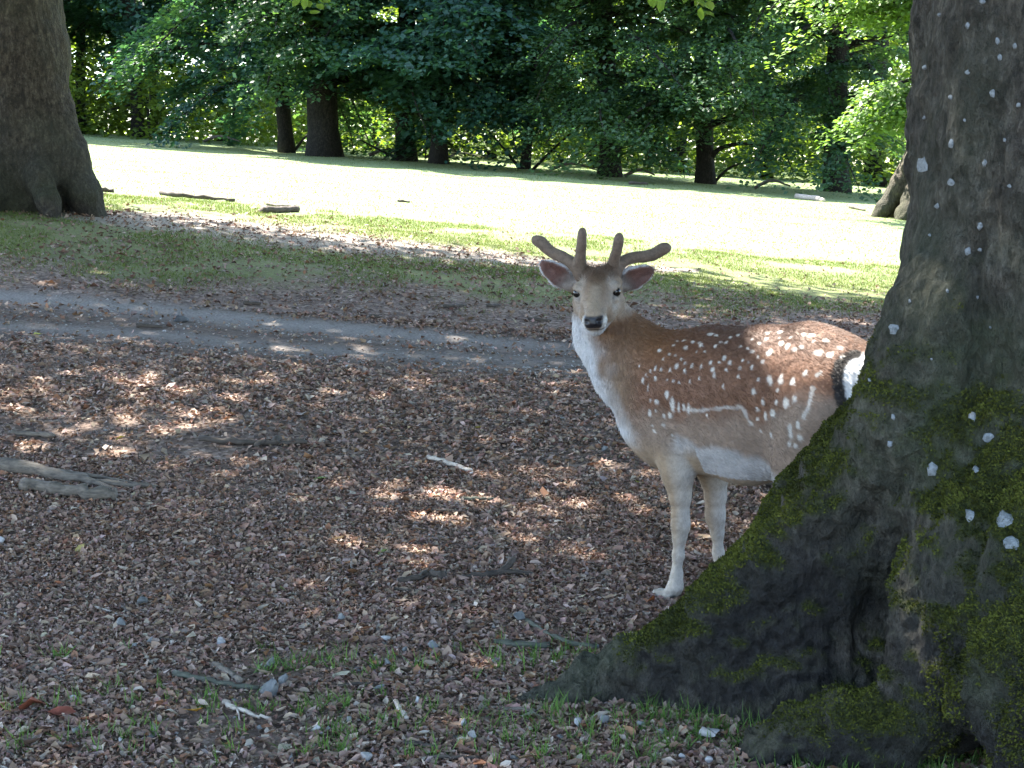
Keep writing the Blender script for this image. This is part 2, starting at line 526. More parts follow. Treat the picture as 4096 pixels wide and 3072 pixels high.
def ground_mat():
    m, t, b = new_mat('woodland_ground')
    co = objco(t)
    big, mid, fine = tex(t, .9, 4, .6, co), tex(t, 9, 5, .65, co), tex(t, 60, 4, .7, co)
    vor = tex(t, 42, typ='ShaderNodeTexVoronoi', vec=co)
    lit = ramp(t, vor.outputs['Color'], [(.1, (.05, .034, .026)), (.35, (.14, .095, .072)), (.6, (.22, .155, .12)), (.85, (.34, .26, .21))])
    lit = mixc(t, ramp(t, mid.outputs[0], [(.35, (.7, .7, .7)), (.6, (0, 0, 0))]), lit, (.075, .05, .04))
    dirt = ramp(t, fine.outputs[0], [(.3, (.15, .135, .125)), (.6, (.27, .25, .235)), (.75, (.38, .36, .34))])
    soil = ramp(t, mid.outputs[0], [(.3, (.05, .037, .03)), (.55, (.11, .08, .062)), (.7, (.17, .125, .095))])
    gr = ramp(t, fine.outputs[0], [(.25, (.052, .066, .018)), (.5, (.098, .124, .034)), (.75, (.15, .18, .058))])
    gr = mixc(t, ramp(t, tex(t, 22, 5, .8, co).outputs[0], [(.40, (.85, .85, .85)), (.58, (0, 0, 0))]), gr, (.065, .056, .034))
    gr = mixc(t, ramp(t, big.outputs[0], [(.35, (0, 0, 0)), (.7, (.5, .5, .5))]), gr, (.14, .155, .055))
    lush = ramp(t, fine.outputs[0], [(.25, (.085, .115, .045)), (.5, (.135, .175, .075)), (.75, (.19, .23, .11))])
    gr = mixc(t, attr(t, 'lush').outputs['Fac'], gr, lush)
    A = lambda k: attr(t, k).outputs['Fac']
    def thr(a, w=.35):       # ragged edge for a mask
        x = math_(t, 'ADD', a, math_(t, 'MULTIPLY', math_(t, 'SUBTRACT', mid.outputs[0], .5), 1.1))
        return ramp(t, x, [(.5 - w/2, (0, 0, 0)), (.5 + w/2, (1, 1, 1))])
    c = mixc(t, math_(t, 'MULTIPLY', thr(A('road')), .8), lit, soil)
    c = mixc(t, math_(t, 'MULTIPLY', A('track'), .85), c, dirt)
    c = mixc(t, thr(A('grass')), c, gr)
    c = mixc(t, thr(A('worn'), .5), c, mixc(t, .5, lit, dirt))
    t.links.new(c, b.inputs['Base Color'])
    b.inputs['Roughness'].default_value = .9
    b.inputs['Specular IOR Level'].default_value = .2
    t.links.new(math_(t, 'MULTIPLY', A('grass'), .10), b.inputs['Sheen Weight'])
    b.inputs['Sheen Roughness'].default_value = .5
    b.inputs['Sheen Tint'].default_value = (.9, .9, .45, 1)
    n1 = bump(t, None, mid.outputs[0], .6, .03)
    n2 = bump(t, None, vor.outputs['Distance'], .7, .012, n1)
    bump(t, b, fine.outputs[0], .6, .012, n2)
    return m
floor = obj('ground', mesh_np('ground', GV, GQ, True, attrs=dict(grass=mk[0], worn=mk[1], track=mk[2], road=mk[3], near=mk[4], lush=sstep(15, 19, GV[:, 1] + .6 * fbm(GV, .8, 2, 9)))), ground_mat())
floor['kind'] = 'structure'

# ------------------------------------------------------------------ the big beech with buttress roots
def poly_sd(px, pz, poly):
    """signed distance to a polygon (2D)"""
    d = np.full(px.shape, 1e9); s = np.ones(px.shape)
    n = len(poly); k = n - 1
    for i in range(n):
        ax, az = poly[i]; bx, bz = poly[k]
        ex, ez = bx - ax, bz - az
        wx, wz = px - ax, pz - az
        t = np.clip((wx * ex + wz * ez) / (ex*ex + ez*ez), 0, 1)
        qx, qz = wx - ex * t, wz - ez * t
        d = np.minimum(d, qx*qx + qz*qz)
        c1, c2, c3 = pz >= az, pz < bz, ex * wz > ez * wx
        f = (c1 & c2 & c3) | (~c1 & ~c2 & ~c3)
        s = np.where(f, -s, s); k = i
    return s * np.sqrt(d)

BT = np.array([1.70, 4.22, 0.0])                     # trunk axis at the ground
S = SDF((-.25, 3.35, -.14), (2.75, 5.1, 2.75), .0135)
S.seg((1.74, 4.24, 3.2), (1.73, 4.23, 1.5), .575, .565, .05)
S.seg((1.73, 4.23, 1.5), (1.70, 4.22, .2), .565, .60, .1)
# the buttress that runs out to the left
YB = 4.33
top = [(3738, -700), (3724, 0), (3708, 450), (3682, 800), (3640, 1040), (3580, 1220), (3500, 1400), (3400, 1600), (3290, 1770), (3150, 1965), (2995, 2185), (2870, 2330), (2700, 2450), (2500, 2556), (2330, 2645), (2190, 2712), (2060, 2785)]
pl = [(pix(u, v, YB)[0], pix(u, v, YB)[2]) for u, v in top]
pl = pl + [(pl[-1][0] - .01, -.13), (1.7, -.13), (1.7, pl[0][1])]
NT = len(top)
sl, P = S.block((-.1, 3.7, -.14), (1.75, 4.9, 2.75), .02)
yc = YB - .02 - .05 * sstep(.2, 1.3, P[..., 0]) + .015 * np.sin(P[..., 0] * 7 + P[..., 2] * 4)
ztop = np.interp(P[..., 0], [p[0] for p in pl[:NT]][::-1], [p[1] for p in pl[:NT]][::-1])
th = .075 + .10 * sstep(.0, .5, ztop - P[..., 2]) + .09 * sstep(.3, 1.2, P[..., 0])
th = th * (.45 + .55 * sstep(.02, .6, P[..., 0]))
rr = .055
d2 = poly_sd(P[..., 0], P[..., 2], pl) + rr
dy = np.abs(P[..., 1] - yc) - th + rr
S.put(sl, np.minimum(np.maximum(d2, dy), 0) + np.hypot(np.maximum(d2, 0), np.maximum(dy, 0)) - rr, .10)
def chain_px(pts, k):
    S.chain([(*pix(u, v, y), r) for u, v, y, r in pts], k)
# ridge in front of the outline, the near root and the small root between
chain_px([(3900, 850, 4.16, .10), (3790, 1250, 4.08, .13), (3620, 1700, 4.08, .13), (3370, 1990, 4.16, .095), (3120, 2260, 4.2, .08), (2900, 2460, 4.24, .07), (2660, 2640, 4.25, .05)], .07)
chain_px([(4000, 1900, 3.98, .22), (3960, 2350, 3.84, .20), (3880, 2620, 3.80, .155), (3740, 2820, 3.80, .115), (3560, 2920, 3.80, .085), (3380, 2945, 3.81, .075), (3200, 2960, 3.82, .072), (3080, 3020, 3.84, .05), (2975, 3075, 3.86, .03)], .06)
chain_px([(4150, 2300, 3.72, .22), (4180, 2700, 3.6, .2), (4250, 3000, 3.5, .15)], .08)
chain_px([(3800, 2150, 4.02, .10), (3690, 2450, 3.99, .07), (3560, 2650, 3.98, .055), (3420, 2790, 3.98, .04), (3300, 2870, 3.98, .025)], .045)
# far-side and right roots
S.chain([(1.9, 4.5, .6, .25), (2.2, 4.9, .1, .15), (2.4, 5.1, -.05, .1)], .1)
S.chain([(2.0, 4.1, .6, .25), (2.5, 4.0, .12, .16), (2.75, 3.95, -.05, .1)], .1)
# hollow between the roots
S.ell(pix(3480, 2520, 4.02) , (.10, .10, .17), None, .08, cut=True)
V, Q = S.mesh()
V = relax(V, Q, 1, .4)
N = vnormals(V, Q)
up = V[:, 2]
sc_ = np.array([1, 1, .35])
disp = .012 * np.abs(fbm(V * np.array([1, 1, .5]), 20, 2, 32)) + .016 * fbm(V * sc_, 7, 4, 31) + .012 * fbm(V, 16, 2, 37) - .024 * np.clip(fbm(V * np.array([1, 1, .25]), 16, 2, 33) - .3, 0, 1)
root = sstep(1.3, .6, up)
disp += root * (.016 * fbm(V, 11, 3, 35) + .009 * np.abs(fbm(V, 26, 2, 36)))
V = V + N * disp[:, None]
N = vnormals(V, Q)
uu, vv = proj(V)
n1 = fbm(V, 5, 3, 41)
tipbare = sstep(2350, 2650, uu)
moss = sstep(.0, .55, N[:, 2] * 1.1 + .45 * n1 + .10) * sstep(1.25, .75, up + .25 * n1) * tipbare
moss = np.maximum(moss, sstep(.05, .6, n1 + .3 * N[:, 2]) * sstep(.62, .40, up) * sstep(3560, 3760, uu) * .9)
moss *= 1 - .85 * sstep(.16, .02, up + .06 * n1) * sstep(3750, 3550, uu)
moss *= 1 - sstep(.55, -.1, N[:, 2]) * .75 * (uu < 3700)
moss = np.clip(moss, 0, 1)
algae = np.clip(.35 + .5 * n1 + .5 * sstep(1.6, .9, up) * sstep(3500, 3800, uu), 0, 1) * sstep(2.2, 1.2, up)
soil = sstep(.75, .3, up) * sstep(.55, .0, N[:, 2]) * sstep(-.6, .2, fbm(V, 3, 2, 51)) * .92
soil *= sstep(2300, 2600, uu)
V = V + N * (moss * (.006 + .007 * fbm(V, 30, 2, 43)))[:, None]
BEECH_V, BEECH_Q, BEECH_N, BEECH_MOSS = V, Q, N, moss
big = empty('beech_tree', tuple(BT), 'grey lichen-spotted beech with a mossy buttress root hiding the hind legs of the deer', 'tree')
obj('trunk', mesh_np('trunk', V, Q, True, attrs=dict(moss=moss, algae=algae, soil=soil)), M_BARK, big)

# moss fronds on the roots (tiny, uncountable)
A = np.concatenate([V[Q[:, [0, 1, 2]]], V[Q[:, [0, 2, 3]]]])
am = np.concatenate([moss[Q].mean(1)] * 2)
an = np.concatenate([N[Q].mean(1)] * 2)
ar = np.linalg.norm(np.cross(A[:, 1] - A[:, 0], A[:, 2] - A[:, 0]), axis=1)
front = (A[:, :, 1].mean(1) < 4.6)
w = ar * np.clip(am - .25, 0, 1) * front
k = RNG.choice(len(A), 95000, p=w / w.sum())
r1, r2 = RNG.random(len(k)), RNG.random(len(k))
fl = r1 + r2 > 1; r1[fl], r2[fl] = 1 - r1[fl], 1 - r2[fl]
Pm = A[k, 0] + r1[:, None] * (A[k, 1] - A[k, 0]) + r2[:, None] * (A[k, 2] - A[k, 0])
nn = an[k] + RNG.normal(0, .55, (len(k), 3)); nn /= np.linalg.norm(nn, axis=1)[:, None]
hue = np.clip(.5 + .5 * noise(Pm, 9, 61) + RNG.normal(0, .2, len(k)), 0, 1)[:, None]
mc = (1 - hue) * np.array([.018, .022, .006]) + hue * np.array([.115, .125, .025])
side = np.cross(nn, RNG.normal(0, 1, (len(k), 3)))
me = scatter('moss', [(0, -.5, 0), (0, .5, 0), (1.6, .15, .35), (1.3, -.4, .3)], [(0, 1, 2, 3)], Pm - nn * .002, nn, side / np.linalg.norm(side, axis=1)[:, None], RNG.uniform(.0026, .0066, len(k)), mc)
mo = obj('moss', me, M_MOSS, big); mo['kind'] = 'stuff'

# pale lichen discs on the bark, each its own piece
def lichen_mat():
    m, t, b = new_mat('pale_lichen')
    n = tex(t, 120, 4, .7, objco(t))
    t.links.new(ramp(t, n.outputs[0], [(.35, (.09, .10, .10)), (.6, (.215, .23, .24))]), b.inputs['Base Color'])
    b.inputs['Roughness'].default_value = .9
    bump(t, b, n.outputs[0], .5, .004)
    return m
M_LICH = lichen_mat()
bvh = BVHTree.FromPolygons([Vector(p) for p in V], Q.tolist())
lich = [(3690, 660, 22, 36), (3700, 270, 9, 12), (3872, 105, 9, 15), (3992, 165, 10, 17), (4062, 185, 8, 12), (4000, 230, 9, 16), (3870, 290, 10, 12), (3972, 372, 11, 18), (3805, 388, 8, 10),
        (3805, 575, 11, 18), (3940, 652, 9, 15), (3805, 730, 14, 16), (3750, 825, 9, 13), (3638, 875, 9, 22), (3920, 905, 12, 17), (3872, 1005, 14, 18), (3920, 1000, 9, 9), (3790, 1165, 6, 9), (3575, 1315, 20, 24),
        (3640, 1205, 6, 9), (3910, 1190, 6, 8), (3726, 1437, 5, 6), (3962, 1310, 5, 7), (3574, 1668, 9, 14), (3953, 1748, 23, 22), (3890, 1665, 15, 22), (3732, 1878, 26, 28), (3904, 1877, 14, 15), (3880, 2062, 25, 28),
        (4018, 2080, 38, 38), (4050, 2172, 36, 28), (3560, 1775, 12, 14), (3480, 1520, 7, 8), (3760, 60, 7, 8), (3930, 8, 14, 10), (4075, 420, 9, 11), (3700, 470, 6, 9), (4020, 560, 7, 9), (3860, 480, 6, 8), (3720, 940, 6, 8), (4040, 745, 7, 9)]
for a, (u, v, ru, rv) in enumerate(lich):
    ln = []
    for q in range(11):
        th = q * 2 * math.pi / 11
        r = RNG.uniform(.72, 1.18)
        for f in (1.0, .55):
            d = pix(u + ru * r * f * math.cos(th), v + rv * r * f * math.sin(th), 1.0) - np.array([0, 0, ZC])
            h = bvh.ray_cast(Vector((0, 0, ZC)), Vector(d).normalized())
            ln.append(None if h[0] is None else np.array(h[0]) + np.array(h[1]) * (.0015 if f == 1 else .006))
    d = pix(u, v, 1.0) - np.array([0, 0, ZC]); h = bvh.ray_cast(Vector((0, 0, ZC)), Vector(d).normalized())
    if h[0] is None or any(x is None for x in ln): continue
    c = np.array(h[0]) + np.array(h[1]) * .006
    if max(np.linalg.norm(x - c) for x in ln) > .09: continue
    Vl = np.array(ln + [c]); F3, F4 = [], []
    for q in range(11):
        o0, i0, o1, i1 = 2*q, 2*q + 1, (2*q + 2) % 22, (2*q + 3) % 22
        F4.append((o1, o0, i0, i1)); F3.append((22, i1, i0))
    obj('lichen', mesh_np('lichen', Vl, [np.array(F4), np.array(F3)], True), M_LICH, big)

# ------------------------------------------------------------------ other old beeches with root flare
def flare_tree(name, base, r0, roots, h, label, cat='tree', grid=.03, ztop=5.0, mat=M_BARK2, lean=(0, 0), seed=1):
    b = np.array(base)
    o = empty(name, tuple(b), label, cat)
    S = SDF(b + [-2.0, -1.3, -.5], b + [2.0, 1.2, ztop], grid)
    L = np.array([lean[0], lean[1], 0])
    S.seg(b + [0, 0, ztop + 1] + L * (ztop + 1), b + [0, 0, 1.6] + L * 1.6, r0 * .93, r0 * 1.02, .1)
    S.seg(b + [0, 0, 1.6] + L * 1.6, b + [0, 0, .1], r0 * 1.02, r0 * 1.16, .2)
    for (az, zs, ln, rw) in roots:
        d = np.array([math.cos(az), math.sin(az), 0])
        S.chain([(*(b + d * r0 * .72 + [0, 0, zs]), rw), (*(b + d * (r0 * .9 + ln * .28) + [0, 0, zs * .5]), rw * .95), (*(b + d * (r0 + ln * .62) + [0, 0, zs * .17]), rw * .8), (*(b + d * (r0 + ln) + [0, 0, -.12]), rw * .5)], .09)
    V, Q = S.mesh()
    N = vnormals(V, Q)
    zz = V[:, 2] - b[2]
    V = V + N * (.03 * fbm(V * np.array([1, 1, .3]), 3.2, 3, seed) + .018 * fbm(V, 8, 2, seed + 4))[:, None]
    n1 = fbm(V, 2.5, 3, seed + 9)
    ms = .55 * np.clip(sstep(.7, .05, zz + .4 * n1) * sstep(-.6, .6, n1 + N[:, 2]), 0, 1)
    al = .4 * np.clip(.3 + .6 * n1, 0, 1) * sstep(4, .5, zz)
    obj('trunk', mesh_np('trunk', V, Q, True, attrs=dict(moss=ms, algae=al, soil=sstep(1.2, .2, zz) * .35)), mat, o)
    return o

LT = np.array([(110 - 2048) / 6202 * 15.6, 15.6, 0]); LT[2] = pix(150, 850, 15.6)[2] - .02
left_tree = flare_tree('beech_tree', LT, .45, [(-.35, 1.15, .42, .20), (-.95, .75, .42, .15), (-1.9, .6, .35, .17), (-2.7, .9, .6, .2), (1.2, .8, .4, .2), (3.0, .9, .7, .2)], 0,
    'smooth brown beech trunk standing on the grassy bank at the edge of the shade', ztop=4.4, lean=(-.012, 0), seed=71)
MT = np.array([0, 29., 0]); MT[0] = pix(3733, 800, 29)[0]; MT[2] = float(ground(MT[0], 29.0))
mid_tree = flare_tree('beech_tree', MT, .47, [(3.2, 1.3, .75, .2), (2.7, .8, .5, .18), (3.8, .8, .55, .2), (4.6, .8, .5, .2), (0.2, 1, .6, .2)], 0,
    'sunlit beech out in the meadow, half hidden behind the lichen-spotted trunk', grid=.035, ztop=6.0, seed=91)

# ------------------------------------------------------------------ canopy overhead (off the picture), it throws the shade
def limbs(o, top, targets, r0, z0):
    b = Bag()
    for tpt in targets:
        tpt = np.asarray(tpt)
        s = np.array([top[0], top[1], z0 + RNG.uniform(0, 3.0)])
        m = s + (tpt - s) * .5 + [0, 0, RNG.uniform(.2, .9)]
        p = spline([s, m, tpt], 9)
        b.add(*tube(p, np.linspace(r0, .02, 9), 7))
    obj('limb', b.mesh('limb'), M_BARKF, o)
canopy_trees = [(left_tree, LT + [0, 0, 0], 4.2, .43), (big, BT, 2.6, .565)]
for (x, y, r) in ((-10.6, 8.6, .42), (-8.2, .8, .4), (7.8, 8.4, .42)):
    z = float(ground(x, y))
    o = empty('beech_tree', (x, y, z), 'leafy beech beside the clearing whose crown shades the leaf litter', 'tree', 'beeches that shade the clearing')
    canopy_trees.append((o, np.array([x, y, z]), 0, r))
n = 7200
gxy = np.stack([RNG.uniform(-8.5, 13.5, n), RNG.uniform(-5.5, 20, n)], -1)
G = np.concatenate([gxy, ground(gxy[:, 0], gxy[:, 1])[:, None]], 1)
hz = RNG.uniform(6.8, 12.5, n)
uc_, vc_ = proj(G)
cc_in = (G[:, 1] < 3.5) | (vc_ > shade_edge(uc_) + 60)
CC = G + SUN * (hz / SUN[2])[:, None]
lp = np.repeat(CC, 42, 0)
lp = lp + RNG.normal(0, 1, lp.shape) * np.array([.62, .62, .2])
def gauss(u, v, cu, cv, ru, rv): return np.exp(-(((u - cu) / ru)**2 + ((v - cv) / rv)**2))
g0 = lp - SUN * ((lp[:, 2] - np.repeat(G[:, 2], 42)) / SUN[2])[:, None]      # where each leaf's shade falls
u, v = proj(g0)
in_shade = (g0[:, 1] < 3.5) | (v > shade_edge(u) + 12 + 16 * noise(g0, .8, 5))
thin = .66 * gauss(u, v, 350, 1600, 1200, 260) + .6 * gauss(u, v, 2000, 1980, 900, 240) + .5 * gauss(u, v, 3100, 1260, 700, 70)
thin = np.where(g0[:, 1] > 3.5, thin, 0) * (1 + .35 * noise(g0, 1.1, 6))
lp = lp[in_shade & (RNG.random(len(lp)) > thin)]
# unseen leaf clumps added towards the sun to keep the deer in shade
for c, nn_, sg in [((.30, 5.3, 1.1), 900, .36), ((.45, 5.4, .85), 700, .34), ((.70, 5.28, .9), 1300, .34), ((1.05, 5.0, .85), 1400, .36), ((.6, 5.3, .4), 500, .36)]:
    hh = RNG.uniform(7.5, 12, nn_)
    lp = np.concatenate([lp, np.array(c) + SUN * (hh / SUN[2])[:, None] + RNG.normal(0, sg, (nn_, 3)) * [1, 1, .4]])
# openings in the leaves: sun flecks on the deer's back and rump
FLECKS = [((1.02, 5.05, .97), .10), ((1.0, 4.98, .80), .06), ((1.18, 4.9, .93), .06)]
ok = np.ones(len(lp), bool)
for c, r in FLECKS:
    w_ = lp - np.array(c)
    dist = np.linalg.norm(w_ - (w_ @ SUN)[:, None] * SUN, axis=1)
    ok &= ~((dist < r + .12) & (RNG.random(len(lp)) < .97))
u, v = proj(lp)
ok &= ~((lp[:, 1] > 0) & (u > -900) & (u < 5000) & (v > -500))
lp = lp[ok]
own = np.argmin(np.stack([np.linalg.norm(lp[:, :2] - t[1][:2], axis=1) for t in canopy_trees]), 0)
ownc = np.argmin(np.stack([np.linalg.norm(CC[:, :2] - t[1][:2], axis=1) for t in canopy_trees]), 0)
for q, (o, b, zt, r) in enumerate(canopy_trees):
    p = lp[own == q]
    if not len(p): continue
    nrm = rand_dirs(len(p), .45)
    g = np.clip(RNG.normal(.5, .25, len(p)), 0, 1)[:, None]
    col = (1 - g) * np.array([.035, .075, .016]) + g * np.array([.07, .12, .025])
    obj('crown', scatter('crown', *LEAF4, p, RNG.normal(0, 1, p.shape), nrm, RNG.uniform(.13, .21, len(p)), col), M_LEAF, o)
    z1 = 9.0
    if zt: path = np.array([b + [0, 0, z] for z in np.linspace(zt - .25, z1, 9)])
    else: path = np.array([b + [0.08 * math.sin(z), 0.05 * math.cos(z * 1.3), z] for z in np.linspace(-.3, z1, 14)])
    rad = np.linspace(r, r * .55, len(path))
    if not zt: rad[:3] *= [1.7, 1.3, 1.1]
    if q == 1: path[:, :2] += np.array([.04, .02])
    if q == 0: path[:, 0] -= .012 * path[:, 2] - .012 * b[2]
    Vt, Ft = tube(path, rad, 18, lump=.05, seed=q)
    zz = Vt[:, 2]
    obj('upper_trunk' if zt else 'trunk', mesh_np('upper_trunk', Vt, Ft, True, attrs=dict(moss=zz * 0, algae=zz * 0 + .15, soil=zz * 0)), M_BARK if q != 0 else M_BARK2, o)
    tc = CC[(ownc == q) & cc_in]
    limbs(o, b, tc[:: max(1, len(tc) // 34)], r * .3, 4.6)

# ------------------------------------------------------------------ woodland edge
def boughs(rng, base, H, z0, R, n, droop=1.0, az=None, bias=None):
    out = []
    for i in range(n):
        f = (i + rng.random()) / n
        z = z0 + (H - z0) * f**1.15
        a = rng.uniform(0, 2 * math.pi) if az is None else rng.normal(*az)
        if bias is not None and rng.random() < .45: a = rng.normal(bias, .8)
        L = R * (1.0 - .55 * f**2) * rng.uniform(.65, 1.15)
        d = np.array([math.cos(a), math.sin(a), 0])
        up = rng.uniform(.10, .38)
        s = np.linspace(0, 1, 8)
        p = base + np.array([0, 0, z]) + d * (L * s)[:, None]
        p[:, 2] += L * (up * s - droop * rng.uniform(.35, .7) * s**2.4)
        side = np.array([-d[1], d[0], 0])
        p += side * (L * .12 * np.sin(s * 3 + rng.uniform(0, 6)) * s)[:, None]
        out.append((p, L, d))
    return out
def crown_leaves(rng, bl, per, size, spread=.17, hang=.10):
    P, X, N, K = [], [], [], []
    for p, L, d in bl:
        n = int(per * (L / 3.0))
        s = np.clip(rng.beta(1.7, 1.0, n), .12, 1.02)
        q = np.stack([np.interp(s, np.linspace(0, 1, 8), p[:, k]) for k in range(3)], -1)
        side = np.array([-d[1], d[0], 0])
        # side twigs carry flat sprays of leaves
        nt = max(4, int(L * 5))
        tw = rng.integers(0, nt, n)
        ts = rng.uniform(.15, 1.0, nt); tl = rng.normal(0, spread * L, nt); th = rng.normal(0, .05 * L, nt)
        s2 = ts[tw] + rng.normal(0, .05, n)
        q2 = np.stack([np.interp(np.clip(s2, 0, 1), np.linspace(0, 1, 8), p[:, k]) for k in range(3)], -1)
        t = rng.beta(1.4, .9, n)
        q = q2 + side * (tl[tw] * t)[:, None]
        q[:, 2] += th[tw] * t - hang * np.abs(tl[tw]) * t**2 * 2
        q += rng.normal(0, 1, q.shape) * np.array([.14, .14, .07])
        P.append(q); K.append(np.full(n, rng.normal(0, .16)) + rng.normal(0, .13, nt)[tw] * .8)
        nr = np.array([0, 0, 1.0]) + d * .35 + rng.normal(0, .38, (n, 3))
        N.append(nr / np.linalg.norm(nr, axis=1)[:, None])
        X.append(d + side * np.sign(tl[tw])[:, None] * .8 + rng.normal(0, .5, (n, 3)) + [0, 0, -.35])
    P, X, N, K = map(np.concatenate, (P, X, N, K))
    return P, X, N, K, rng.uniform(.6, 1.25, len(P)) * size
GREENS = {'beech': ((.022, .055, .030), (.060, .115, .048)), 'maple': ((.017, .050, .040), (.040, .098, .066)), 'oak': ((.055, .11, .024), (.11, .175, .04)), 'lime': ((.06, .095, .02), (.11, .155, .032))}
def leaf_cols(rng, K, kind):
    a, b = (np.array(c) for c in GREENS[kind])
    g = np.clip(.5 + K + rng.normal(0, .22, len(K)), 0, 1.3)[:, None]
    return a + (b - a) * g
def edge_tree(name, u, v, Y, wpx, label, kind='beech', H=15, z0=2.2, R=4.2, n=34, per=620, size=.17, lean=0.0, seed=0, bias=-1.57, extra=(), tw=.55, group=None):
    rng = np.random.default_rng(1000 + seed)
    b = pix(u, v, Y); b[2] = float(ground(b[0], Y)) - .05
    r = wpx / 2 / (FPX / Y)
    o = empty(name, tuple(b), label, 'tree', group)
    zs = np.linspace(-.2, H * .9, 16)
    path = b + np.stack([lean * zs + .06 * np.sin(zs * .9 + seed), .05 * np.cos(zs * .7 + seed), zs], -1)
    rad = r * np.interp(zs, [-.2, .15, .6, 3, H], [1.4, 1.18, 1.03, .93, .25])
    bg = Bag(); bg.add(*tube(path, rad, 12, lump=.07, seed=seed))
    bl = boughs(rng, b, H, z0, R, n, bias=bias)
    for pts, r1 in extra:        # boughs seen in the photo, by pixel
        pp = spline([pix(a, c, Y - dd) for a, c, dd in pts], 10)
        bg.add(*tube(pp, np.linspace(r1, r1 * .35, 10), 7))
    for p, L, d in bl:
        p0 = p.copy(); p0[0] = np.array([np.interp(p[0][2] - b[2], zs, path[:, 0]), np.interp(p[0][2] - b[2], zs, path[:, 1]), p[0][2]])
        bg.add(*tube(p0, np.linspace(max(.025, r * .16 + .012 * L), .008, 8), 6))
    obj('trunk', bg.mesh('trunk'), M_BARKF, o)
    P, X, N, K, sz = crown_leaves(rng, bl, per, size)
    u_, v_ = proj(P)
    keepw = (v_ > -250) | (rng.random(len(P)) < .7)
    P, X, N, K, sz = P[keepw], X[keepw], N[keepw], K[keepw], sz[keepw]
    sz = np.where(v_[keepw] > -250, sz, sz * 1.6)
    obj('crown', scatter('crown', *LEAF4, P, X, N, sz, leaf_cols(rng, K, kind)), M_LEAF, o)
    return o
G_EDGE = None
edge_tree('young_beech', 545, 535, 54, 48, 'slender young beech standing beside a bare thin pole', 'maple', 16, 3.0, 5.2, 58, 620, .2, seed=1, bias=.2, extra=[([(600, 440, 0), (760, 385, .4), (900, 360, .6)], .04), ([(520, 420, 0), (440, 440, .3), (380, 470, .5)], .04)])
edge_tree('oak_tree', 1140, 612, 44.5, 58, 'dark trunk just beside the broadest ivy-clad trunk of the wood edge', 'maple', 15, 1.8, 4.9, 54, 760, .18, lean=-.02, seed=2, extra=[([(1180, 600, 0), (1230, 540, .2), (1290, 500, .3)], .045)])
edge_tree('oak_tree', 1297, 628, 42.5, 122, 'broadest dark ivy-clad trunk of the wood edge', 'beech', 15, 1.5, 4.8, 48, 820, .15, lean=.012, seed=3)
edge_tree('beech_tree', 1632, 640, 43.5, 76, 'dark flared trunk with fallen boughs at its foot in the wood edge', 'maple', 14, 1.7, 4.6, 46, 800, .18, lean=-.015, seed=4, extra=[([(1600, 640, 0), (1500, 590, .3), (1440, 560, .3)], .05), ([(1660, 410, 0), (1700, 350, .3), (1760, 320, .5)], .05)])
edge_tree('beech_tree', 1762, 645, 42.0, 66, 'straight dark trunk with a crooked side bough beside bright gaps', 'maple', 14, 2.3, 4.4, 44, 760, .19, seed=5, extra=[([(1790, 380, 0), (1840, 345, .4), (1910, 335, .6)], .06), ([(1790, 465, 0), (1880, 460, .3), (1960, 500, .4)], .035), ([(1720, 300, 0), (1715, 450, 0), (1700, 640, 0)], .05)])
edge_tree('hazel_tree', 2102, 682, 43.0, 38, 'thin dark stem with boughs spreading low on both sides', 'maple', 9, 1.2, 4.4, 36, 800, .17, lean=.05, seed=6, extra=[([(2080, 675, 0), (2020, 600, .2), (1950, 520, .4)], .05), ([(2130, 680, 0), (2220, 590, .3), (2320, 500, .5)], .05)])
edge_tree('hornbeam_tree', 2432, 712, 41.5, 82, 'dark leaning trunk under a drooping bluish-green bough', 'beech', 14, 1.6, 4.9, 52, 980, .13, lean=-.02, seed=7)
edge_tree('hornbeam_tree', 2812, 748, 41.0, 70, 'dark forked trunk with one bough arching out low to its side', 'beech', 14, 1.5, 4.8, 52, 1000, .13, seed=8, extra=[([(2830, 660, 0), (2870, 600, .2), (2960, 575, .4), (3050, 580, .6)], .08), ([(2840, 750, 0), (2920, 670, .2), (3040, 640, .4)], .05), ([(2720, 590, .2), (2650, 620, .4), (2590, 640, .6)], .04)])
edge_tree('hornbeam_tree', 3342, 782, 40.0, 96, 'stout straight dark trunk nearest the sunlit meadow beech', 'beech', 14, 1.4, 4.6, 52, 1000, .13, seed=9)
